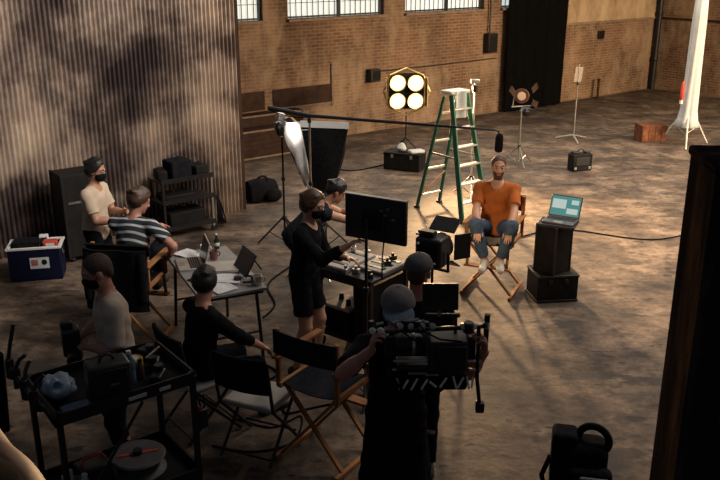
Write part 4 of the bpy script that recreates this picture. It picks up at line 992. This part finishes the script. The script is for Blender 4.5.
for o in t.children:
    for q in [o] + list(o.children):
        for v in q.data.vertices:
            if v.co.z > .5: v.co.z += .15
for i, (y, z, a) in enumerate(((.30, 1.1, .4), (.12, .98, -.5), (-.1, .95, .7), (-.3, .98, -.2))):
    k = thing('clamp', ('black clamp standing highest on the cart push handle', 'black clamp second from the far end of the push handle', 'black clamp third from the far end of the push handle', 'black clamp nearest the viewer on the push handle')[i], 'clamp', kp(-.66, y, 1.045), KR + a, 'clamps on the cart handle')
    MB().box((0, 0, .035), (.05, .04, .07)).build('jaw', BLACK, k, .006); MB().box((0, 0, -.03), (.03, .05, .06)).build('jaw', BLACK, k, .006); MB().tube([(0, 0, .06), (.03, .0, .12 + .04 * (i == 0)), (.07, 0, .15 + .12 * (i == 0))], .012, 8).build('lever', BLACK, k); MB().ball((.03, .02, -.06), .025).build('knob', BLACKP, k)
t = thing('hard_case', 'upright black case standing in the cart top tray', 'case', kp(-.10, -.23, .8905), KR + R(-8))
MB().box((0, 0, .125), (.25, .16, .25)).build('body', BLACKP, t, .02); MB().box((0, -.083, .13), (.20, .012, .19)).build('lid_panel', BLACK, t, .008); MB().torus((0, 0, .25), (0, 1, 0), .04, .009, 14, 6, .5).build('handle', BLACK, t); MB().box((.02, -.0905, .13), (.05, .004, .014)).build('badge', mat('grey_badge', (.13, .12, .12), .5), t)
t = thing('plastic_bag', 'crumpled pale blue plastic bag at the left end of the cart tray', 'bag', kp(-.40, .02, .8905), KR)
MB().ball((0, 0, .07), (.10, .12, .065), 20, 12).build('bag', PAPERBLUE, t)
me = t.children[0].data
for v in me.vertices: v.co += v.co.normalized() * .018 * math.sin(60 * v.co.x + 40 * v.co.y) * math.sin(50 * v.co.y - 30 * v.co.z); v.co.z = max(v.co.z, 0)
MB().sheet(lambda u, v: (-.06 + .12 * u, -.09 + .05 * v, .12 + .035 * math.sin(6 * u)), 8, 3, .005).build('fold', PAPERBLUE, t)
o = MB().box((0, 0, .012), (.17, .10, .024)).build('blue_pouch', mat('pale_blue_pouch', (.16, .22, .28), .7, 0, .3, 30), None, .008, loc=kp(-.36, -.24, .8905), rz=KR); tag(o, 'flat pale blue pouch in front of the plastic bag on the cart', 'pouch')
t = thing('bottle', 'clear blue water bottle standing on the cart tray', 'bottle', kp(.12, -.10, .8905), 0)
MB().lathe([(.030, 0), (.034, .01), (.034, .08), (.031, .09), (.034, .10), (.034, .15), (.015, .185), (.014, .2)], n=16).build('body', BLUEB, t); MB().cyl((0, 0, .2), (0, 0, .22), .016).build('cap', WHITE, t)
t = thing('bottle', 'dark small bottle just right of the blue bottle on the cart', 'bottle', kp(.21, -.08, .8905), 0)
MB().lathe([(.022, 0), (.024, .01), (.024, .08), (.012, .10), (.012, .12)], n=14).build('body', mat('amber_plastic', (.09, .05, .03), .3), t); MB().cyl((0, 0, .12), (0, 0, .135), .014).build('cap', BLACK, t)
t = thing('tape_roll', 'yellow tape roll at the back of the cart tray', 'tape', kp(.26, .18, .8905), 0)
mb = MB(); mb.lathe([(.035, 0), (.06, 0), (.06, .045), (.035, .045), (.035, 0)], n=22); mb.build('tape', YELLOW, t); MB().lathe([(.031, 0), (.0345, 0), (.0345, .047), (.031, .047)], n=20).build('core', PAPER, t)
for i, (x, y) in enumerate(((.14, .24), (.36, .02), (.40, .24), (.05, .26), (.30, -.2))):
    k = thing('gear_part', ('grey camera bracket at the back middle of the cart tray', 'black handle with pale cross bar on the right of the cart tray', 'black block in the far corner of the cart tray', 'black lens behind the upright case', 'black battery near the pale label strips')[i], 'camera part', kp(x, y, .8905), KR + i)
    MB().box((0, 0, .03), (.13, .07, .06)).build('body', (mat('mid_grey_metal', (.18, .18, .19), .4, .5), BLACKP)[i > 0], k, .01); MB().cyl((-.03, 0, .05), (-.03, 0, .10), .03).build('barrel', BLACKP, k)
    if i == 1: MB().tube([(-.08, .03, .115), (.08, -.03, .115)], .006, 6).build('cross_bar', STEEL, k)
t = thing('cable_reel', 'round cable reel with a red stripe on the cart lower tray', 'cable reel', kp(.16, .02, .3505), KR)
MB().lathe([(.03, 0), (.17, 0), (.18, .01), (.17, .02), (.14, .03), (.14, .09), (.17, .10), (.18, .11), (.17, .12), (.03, .12)], n=32).build('drum', mat('grey_reel', (.065, .062, .065), .6), t); MB().box((0, 0, .123), (.26, .022, .006), (0, 0, -.3)).build('stripe', RED, t); MB().cyl((0, 0, .12), (0, 0, .15), .03).build('hub', BLACK, t)
t = thing('toolbox', 'black box with red handle on the left of the cart lower tray', 'toolbox', kp(-.20, .05, .3505), KR + .1)
MB().box((0, 0, .08), (.20, .16, .16)).build('body', BLACKP, t, .012); MB().tube([(-.08, 0, .16), (-.06, 0, .20), (.06, 0, .20), (.08, 0, .16)], .010, 8).build('handle', RED, t)
t = thing('plastic_tub', 'pale cluttered tub at the left end of the cart lower tray', 'tub', kp(-.41, -.12, .3505), KR)
MB().lathe([(.06, 0), (.08, .005), (.09, .14), (.084, .14), (.07, .02)], n=20).build('tub', mat('dull_pale_plastic', (.22, .23, .24), .5), t)
for x, y in ((-.03, .02), (.04, -.02), (.0, .05)): MB().cyl((x, y, .02), (x * 1.5, y * 1.4, .2), .018).build('spool', PAPER, t)
# radio on a strap hanging off the cart's right end
t = thing('walkie_talkie', 'black radio with a red tip hanging off the right end of the cart', 'radio', kp(.64, -.22, .62), KR)
MB().box((0, 0, .07), (.07, .05, .14)).build('body', BLACKP, t, .008); MB().cyl((.02, 0, .14), (.02, 0, .24), .007).build('antenna', BLACK, t); MB().box((-.01, 0, .15), (.02, .02, .02)).build('knob', RED, t); MB().tube([(0, .0, .13), (-.03, 0, .26), (-.045, 0, .325)], .006, 6).build('strap', BLACKC, t)

METER[0] = False
# ------------------------------------------------------------------ black gear bag near right
t = thing('camera_backpack', 'black backpack with a big loop handle on the floor at bottom right', 'backpack', (1.76, 5.80, 0), R(-12))
MB().box((-.02, .02, .24), (.44, .30, .46)).build('body', BLACKC, t, .09, seg=4); MB().box((.06, -.16, .17), (.34, .14, .30)).build('front_pocket', BLACKC, t, .05, seg=3); MB().box((-.14, .02, .46), (.20, .22, .12)).build('top_roll', BLACKC, t, .04, seg=3)
MB().torus((.08, .02, .47), (.25, 1, 0), .12, .03, 24, 8).build('loop_handle', BLACKC, t)
for v in t.children[-1].data.vertices: v.co.z = .47 + (v.co.z - .47) * 1.35
MB().box((.09, -.235, .24), (.22, .04, .09)).build('pouch', mat('dull_blue_cloth', (.10, .14, .17), .7, 0, .5, 40), t, .012); MB().lathe([(.014, 0), (.014, .01)], (.06, -.262, .27), (0, -1, 0), 10).build('buckle', WHITE, t)
MB().tube([(-.26, -.1, .02), (-.30, -.06, .15), (-.24, .0, .30)], .02, 8).build('strap', BLACKC, t); MB().box((-.27, -.12, .05), (.12, .10, .10)).build('side_pouch', BLACKC, t, .03)

# ------------------------------------------------------------------ cables on the floor
def cable(label, pts, r=.011, m=BLACKC):
    P_ = [Vector((*p, r)) for p in pts]; out = []
    for i in range(len(P_) - 1):
        a, b, c, d_ = P_[max(i - 1, 0)], P_[i], P_[i + 1], P_[min(i + 2, len(P_) - 1)]
        for k in range(6):
            u = k / 6; out.append(.5 * ((2 * b) + (c - a) * u + (2 * a - 5 * b + 4 * c - d_) * u * u + (3 * b - a - 3 * c + d_) * u ** 3))
    out.append(P_[-1]); tag(MB().tube(out, r, 7).build('cable', m), label, 'cable')
cable('black cable snaking from the work table toward the director chair', [(-1.1, 8.1), (-.85, 7.8), (-1.0, 7.5), (-.75, 7.25), (-.7, 7.0), (-.45, 7.1), (-.2, 7.2)])
cable('black cable crossing the floor between the softbox and the work table', [(-1.05, 12.1), (-.9, 11.2), (-1.2, 10.3), (-1.05, 9.6), (-1.15, 9.2)], .012)
cable('thin dark cable trailing across the bare floor behind the seated man', [(2.4, 12.2), (3.2, 12.6), (4.4, 12.1), (5.6, 12.6), (7.0, 12.3)], .010)
cable('dark cable lying from the low case toward the brick wall', [(.5, 16.9), (-.2, 16.4), (-.9, 16.9), (-1.2, 16.2), (-.7, 15.6)], .012)
cable('black cable curling under the empty folding chair', [(-1.15, 6.9), (-.8, 6.75), (-.55, 6.95), (-.6, 6.5), (-.95, 6.35), (-1.3, 6.45)], .009)

# ------------------------------------------------------------------ people
V3 = Vector
# man in the orange shirt on the director chair
person('person in an orange shirt and blue jeans sitting on the tall chair', (1.70, 10.12, 0), R(168), 1.76, pelvis=(0, -.02, .72), lean=(0, -.06), head=(.15, .02),
       hands=dict(R=dict(pos=V3((.17, .40, .80)), d=(-.1, .85, -.5), n=(0, -.4, -1), curl=.5), L=dict(pos=V3((-.17, .40, .80)), d=(.1, .85, -.5), n=(0, -.4, -1), curl=.5)),
       elbows=dict(R=(1, -.6, -.2), L=(-1, -.6, -.2)), feet=dict(R=dict(pos=(.075, .35, .385), yaw=-.1), L=dict(pos=(-.085, .33, .385), yaw=.1)),
       knees=dict(R=(.28, 1, .5), L=(-.28, 1, .5)), hair=HAIRS, hairstyle='buzz', shirt=ORANGE, sleeve=.72, trousers=DENIM, leg=1.88, shoes=SHOEW, beard=True, skin_k='fair')
# woman in black at the monitor
person('person all in black with brown hair reaching out to the large monitor', (-.56, 7.88, 0), R(-108), 1.72, lean=(.0, .10), head=(-.05, -.22),
       hands=dict(R=dict(pos=V3((.17, .46, 1.30)), n=(0, 0, -1), curl=.6), L=dict(pos=V3((-.12, .36, 1.08)), n=(.5, 0, -1), curl=.6)), elbows=dict(R=(.5, -.5, -1), L=(-.5, -.5, -1)),
       feet=dict(R=dict(pos=(.12, -.04, 0), yaw=-.2), L=dict(pos=(-.11, .06, 0), yaw=.1)), hair=HAIRBR, hairstyle='bob', shirt=BLACKC, sleeve=1.75, hem=-.16, trousers=BLACKC2, leg=.72, wide=1.15, trouser_name='shorts',
       shoes=SHOEB, mask=True, female=True)
# man in the taupe T-shirt
o, j = person('person in a taupe T-shirt and mask standing behind the near gear cart', (-1.93, 6.08, 0), R(114), 1.72, lean=(0, .05), head=(.0, -.30),
       hands=dict(L=dict(pos=V3((-.05, .20, 1.06)), n=(.6, 0, -.6), curl=.9), R=dict(pos=V3((.13, .24, 1.05)), n=(-1, 0, 0), curl=1.0)), elbows=dict(L=(-1, -.8, -.4), R=(1, -.6, -.6)),
       hair=HAIRS, hairstyle='buzz', shirt=GREYT, sleeve=.85, hem=-.13, trousers=BLACKC2, leg=1.85, shoes=mat('grey_white_shoe', (.22, .22, .21), .7), mask=True, skin_k='ruddy')
METER[0] = True; W_ = Matrix.Rotation(R(114), 3, 'Z') @ V3((.05, .29, 1.08)) / K + V3((-1.93, 6.08, 0))
t = thing('video_camera', 'black camera with a round lens held by the person in taupe', 'camera', W_, R(112))
MB().box((0, .0, .0), (.13, .12, .19)).build('body', BLACKP, t, .015); MB().lathe([(.045, 0), (.05, .01), (.05, .10), (.045, .11)], (-.05, -.02, -.07), (-1, .2, -.2), 18).build('lens', BLACK, t); MB().lathe([(.034, .112), (.03, .113)], (-.05, -.02, -.07), (-1, .2, -.2), 16).build('lens_glass', GLASSB, t); MB().box((0, .02, .12), (.05, .08, .05)).build('grip', BLACKP, t, .012)
METER[0] = False
# woman in the cream shirt
person('person in a cream short-sleeved shirt and black mask by the road case', (-3.11, 9.48, 0), R(-100), 1.66, lean=(0, .03), head=(.05, -.2),
       hands=dict(R=dict(pos=V3((.06, .31, 1.03)), n=(-1, 0, -.2), curl=.9), L=dict(pos=V3((-.06, .30, 1.08)), n=(1, 0, -.2), curl=.9)), elbows=dict(R=(.8, -.8, -1), L=(-.8, -.8, -1)),
       hair=HAIRB, hairstyle='bob', shirt=CREAM, sleeve=.7, hem=-.10, trousers=BLACKC, leg=1.9, mask=True, female=True, skin_k='tan')
# striped shirt, leaning over the table
person('person in a black and white striped shirt leaning over the work table', (-2.52, 8.70, 0), R(-12), 1.76, pelvis=(0, .02, .69), lean=(0, .24), head=(-.75, -.40),
       hands=dict(L=dict(pos=V3((.02, .66, .95)), n=(0, 0, -1), curl=.4), R=dict(pos=V3((.30, .26, .80)), n=(0, 0, -1), curl=.5)), elbows=dict(L=(-1, -.3, -.6), R=(1, -.3, -.6)),
       feet=dict(R=dict(pos=(.09, .36, .385)), L=dict(pos=(-.09, .36, .385))), knees=dict(R=(.2, 1, .6), L=(-.2, 1, .6)), hair=HAIRBR, hairstyle='bob', shirt=STRIPE, sleeve=.7, trousers=BLACKC, leg=1.9, skin_k='ruddy')
# seated with black hair at the near end of the table
person('person in black with black hair seated at the near end of the work table', (-1.42, 6.80, 0), R(-52), 1.72, pelvis=(0, -.02, .545), lean=(0, .14), head=(.75, -.35),
       hands=dict(R=dict(pos=V3((.17, .48, .60)), n=(0, 0, -1), curl=.5), L=dict(pos=V3((-.20, .47, .62)), n=(0, 0, -1), curl=.5)), elbows=dict(R=(1, -.5, -.4), L=(-1, -.5, -.4)),
       feet=dict(R=dict(pos=(.14, .50, 0)), L=dict(pos=(-.14, .50, 0))), knees=dict(R=(.2, 1, .6), L=(-.2, 1, .6)), hair=HAIRB, hairstyle='bob', shirt=BLACKC, sleeve=1.5, trousers=BLACKC, leg=1.9, skin_k='ruddy')
# bent figure behind the monitor
person('person in dark navy bending over behind the large monitor', (-.66, 9.50, 0), R(-80), 1.70, pelvis=(0, -.12, .80), lean=(0, 1.0), head=(0, -.55),
       hands=dict(R=dict(pos=V3((.02, .62, 1.08)), n=(0, 0, -1), curl=.6), L=dict(pos=V3((-.10, .62, 1.02)), n=(0, 0, -1), curl=.6)), elbows=dict(R=(1, -.2, -.8), L=(-1, -.2, -.8)),
       hair=HAIRB, hairstyle='short', shirt=NAVY, sleeve=.28, trousers=BLACKC, leg=1.9, skin_k='tan')
# grey cap, back to us
person('person in a charcoal cap seen from behind, past the camera operator', (.44, 6.02, 0), R(-6), 1.70, head=(-.2, -.1), hair=HAIRBR, hairstyle='buzz', shirt=BLACKC2, sleeve=.7, trousers=BLACKC, leg=1.9, cap=(CAPGREY, CAPGREY, 1), skin_k='ruddy',
       hands=dict(R=dict(pos=V3((.15, .34, 1.08)), n=(-1, 0, 0), curl=.7), L=dict(pos=V3((-.15, .34, 1.08)), n=(1, 0, 0), curl=.7)))
# camera operator
OP = V3((.25, 5.18, 0)); OR = R(180)
person('person in a grey cap with blue brim operating the large camera rig', OP, OR, 1.78, lean=(0, .03), head=(.0, -.08),
       hands=dict(R=dict(pos=V3((.157, .36, 1.53)), d=(-.15, .2, 1), n=(-1, .1, .1), curl=1.2), L=dict(pos=V3((-.46, .34, 1.51)), d=(.05, .15, 1), n=(1, .2, 0), curl=1.2)), elbows=dict(R=(1, .0, -1), L=(-.7, .2, -1)),
       hair=HAIRS, hairstyle='buzz', shirt=BLACKC, sleeve=.8, hem=-.1, trousers=BLACKC, leg=1.95, wide=1.2, skirt=(BLACKC, .80, 1.25), cap=(CAPG, CAPB, 1), skin_k='ruddy')
# the camera rig
RX, RY = .40, 4.78
t = thing('camera_rig', 'large black cinema camera rig held by the operator in the grey cap', 'camera', (RX, RY, 1.515), 0)
MB().box((.16, .02, .24), (.27, .24, .20)).build('camera_body', BLACKP, t, .012)
MB().box((.18, -.11, .24), (.20, .02, .16)).build('side_panel', BLACK, t, .008)
MB().lathe([(.05, 0), (.062, .02), (.062, .12), (.07, .13), (.07, .19), (.06, .20)], (-.01, .03, .27), (-1, 0, 0), 22).build('lens', BLACK, t)
MB().lathe([(.064, 0), (.072, .004), (.072, .022), (.064, .026)], (-.06, .03, .27), (-1, 0, 0), 22).build('focus_ring', STEEL, t)
MB().box((-.24, .03, .28), (.07, .16, .15)).build('matte_box', BLACK, t, .008)
MB().box((-.02, .03, .40), (.16, .05, .05), (0, .2, .1)).build('motor_block', BLACKP, t, .008); MB().box((-.13, .0, .42), (.07, .06, .06)).build('transmitter', BLACK, t, .006)
MB().box((.33, .06, .25), (.06, .14, .16)).build('battery', BLACK, t, .008)
for a_, b_ in (((.04, .05, .34), (.05, .05, .45)), ((.22, .05, .34), (.22, .05, .45))): MB().bar(a_, b_, .02, .02).build('handle_post', BLACK, t)
MB().box((.13, .05, .455), (.24, .026, .026)).build('top_handle', BLACK, t, .008)
MB().box((.10, -.02, .61), (.245, .03, .165), (R(-10), 0, 0)).build('monitor', BLACKP, t, .006); MB().bar((.10, .03, .46), (.10, -.0, .54), .02, .02).build('monitor_arm', STEEL, t)
MB().box((.10, -.038, .608), (.225, .004, .145), (R(-10), 0, 0)).build('monitor_screen', GLASSB, t)
for x, z, l in ((-.31, .43, .05), (-.20, .44, .04), (-.07, .455, .05), (-.16, .36, .04), (.02, .375, .05), (-.02, .445, .03), (-.26, .35, .03)):
    MB().cyl((x - l / 2, -.03, z), (x + l / 2, -.03, z + .01), .009, n=8).build('cable_connector', STEEL, t)
for pts in (((-.2, -.03, .42), (-.1, -.08, .36), (.02, -.09, .30), (.1, -.12, .2)), ((-.05, -.03, .44), (.0, -.08, .40), (.1, -.1, .36), (.25, -.09, .34))): MB().tube(pts, .006, 6).build('cable', BLACKC, t)
for z in (.115, .175): MB().tube([(-.22, -.02, z), (.40, -.02, z)], .010, 8).build('rod', STEEL, t)
MB().box((.06, .0, .145), (.50, .16, .03)).build('base_plate', BLACK, t, .006)
MB().tube([(-.37, .0, .365), (-.2, -.01, .372), (.0, -.02, .39), (.2, -.02, .40), (.42, .0, .405)], .015, 10).build('handlebar', BLACK, t)
for x in (-.36, -.30, -.17, -.10, -.02, .05, .26, .33): MB().lathe([(.016, -.012), (.022, -.01), (.022, .012), (.014, .016)], (x, -.03, .385 + .03 * (x > -.2)), (.3, -1, .4), 12).build('knob', STEEL if int(x * 100) % 3 else WHITE, t)  # pale knobs added in place of glints along the handlebar
MB().tube([(-.36, .0, .23), (-.365, .0, .44)], .017, 10).build('hand_grip', BLACK, t); MB().tube([(.43, .03, .26), (.435, .03, .47)], .020, 10).build('hand_grip', BLACK, t)
MB().bar((.42, .0, .405), (.435, .03, .40), .04, .04).build('grip_joint', STEEL, t); MB().lathe([(.03, 0), (.04, .01), (.04, .06), (.03, .07)], (.30, -.02, .37), (0, 0, 1), 16).build('gimbal_motor', BLACK, t)
MB().tube([(.37, -.02, .42), (.375, -.02, .05), (.40, -.02, -.12)], .014, 10).build('support_arm', BLACK, t); MB().box((.405, -.02, -.15), (.06, .05, .07)).build('support_foot', BLACK, t, .008)
MB().box((.02, -.02, .05), (.56, .15, .09)).build('vest_plate', BLACKC, t, .02)
# slanted pale clips along the lower plate
for i, (x, a, l) in enumerate(((-.18, .3, .08), (-.13, -.5, .07), (-.07, -.5, .09), (.0, -.55, .08), (.06, .9, .06), (.13, -.6, .08), (.21, .3, .09), (.25, -.5, .08), (.30, .2, .09), (.33, -.1, .07))): MB().box((x, -.101, .055 + .012 * (x > .1)), (.013, .008, l), (0, -a, 0)).build('silver_clip', mat('pale_clip', (.75, .74, .72), .4, .1), t)
for x, l in ((-.05, .13), (.05, .09)): MB().box((x, -.10, .12 + .01 * (l > .1)), (l, .008, .012)).build('silver_bar', STEEL, t)
MB().tube([(-.2, -.05, .28), (-.24, -.1, .16), (-.15, -.11, .0), (.05, -.1, -.04), (.2, -.06, .05)], .008, 8).build('cable', BLACKC, t)
rescale(t, (.9, 1, 1))
# arm with a phone at the left edge, on the gallery
person('person holding up a phone at the left edge of the picture, bare forearm raised', (-.773, .75, 2.03), 0, 1.75, head=(0, -.1), hair=HAIRB, hairstyle='short', shirt=BLACKC2, sleeve=.7, trousers=BLACKC, leg=1.9, skin_k='deep',
       hands=dict(R=dict(pos=V3((.133, .373, 1.185)), d=(-.15, .25, 1), n=(-.75, .6, 0), curl=1.0), L=dict(pos=V3((-.1, .42, 1.1)), n=(1, 0, 0), curl=.6)), elbows=dict(R=(1, -.15, -.9), L=(-.5, -.5, -1)))
METER[0] = True
t = thing('phone', 'black phone held up by the raised hand at the left edge', 'phone', (-.773 + .114 / K, .75 + .45 / K, 2.03 + 1.105 / K), R(38))
MB().box((0, 0, .075), (.075, .010, .15), (R(12), 0, 0)).build('body', BLACKP, t, .004); MB().box((0, -.006, .075), (.068, .002, .14), (R(12), 0, 0)).build('screen', GLASSB, t)
METER[0] = False

# ------------------------------------------------------------------ drawing units to metres
done = set()
for o in list(bpy.data.objects):
    if o in AT_TOP: continue
    top = o
    while top.parent: top = top.parent
    if not (o in METRIC and o.parent): o.location = o.location * K
    if o in METRIC or o.type != 'MESH': continue
    if o.data.name not in done:
        done.add(o.data.name); o.data.transform(Matrix.Scale(K, 4)); o.data.update()
    for m in o.modifiers:
        if m.type == 'BEVEL': m.width *= K
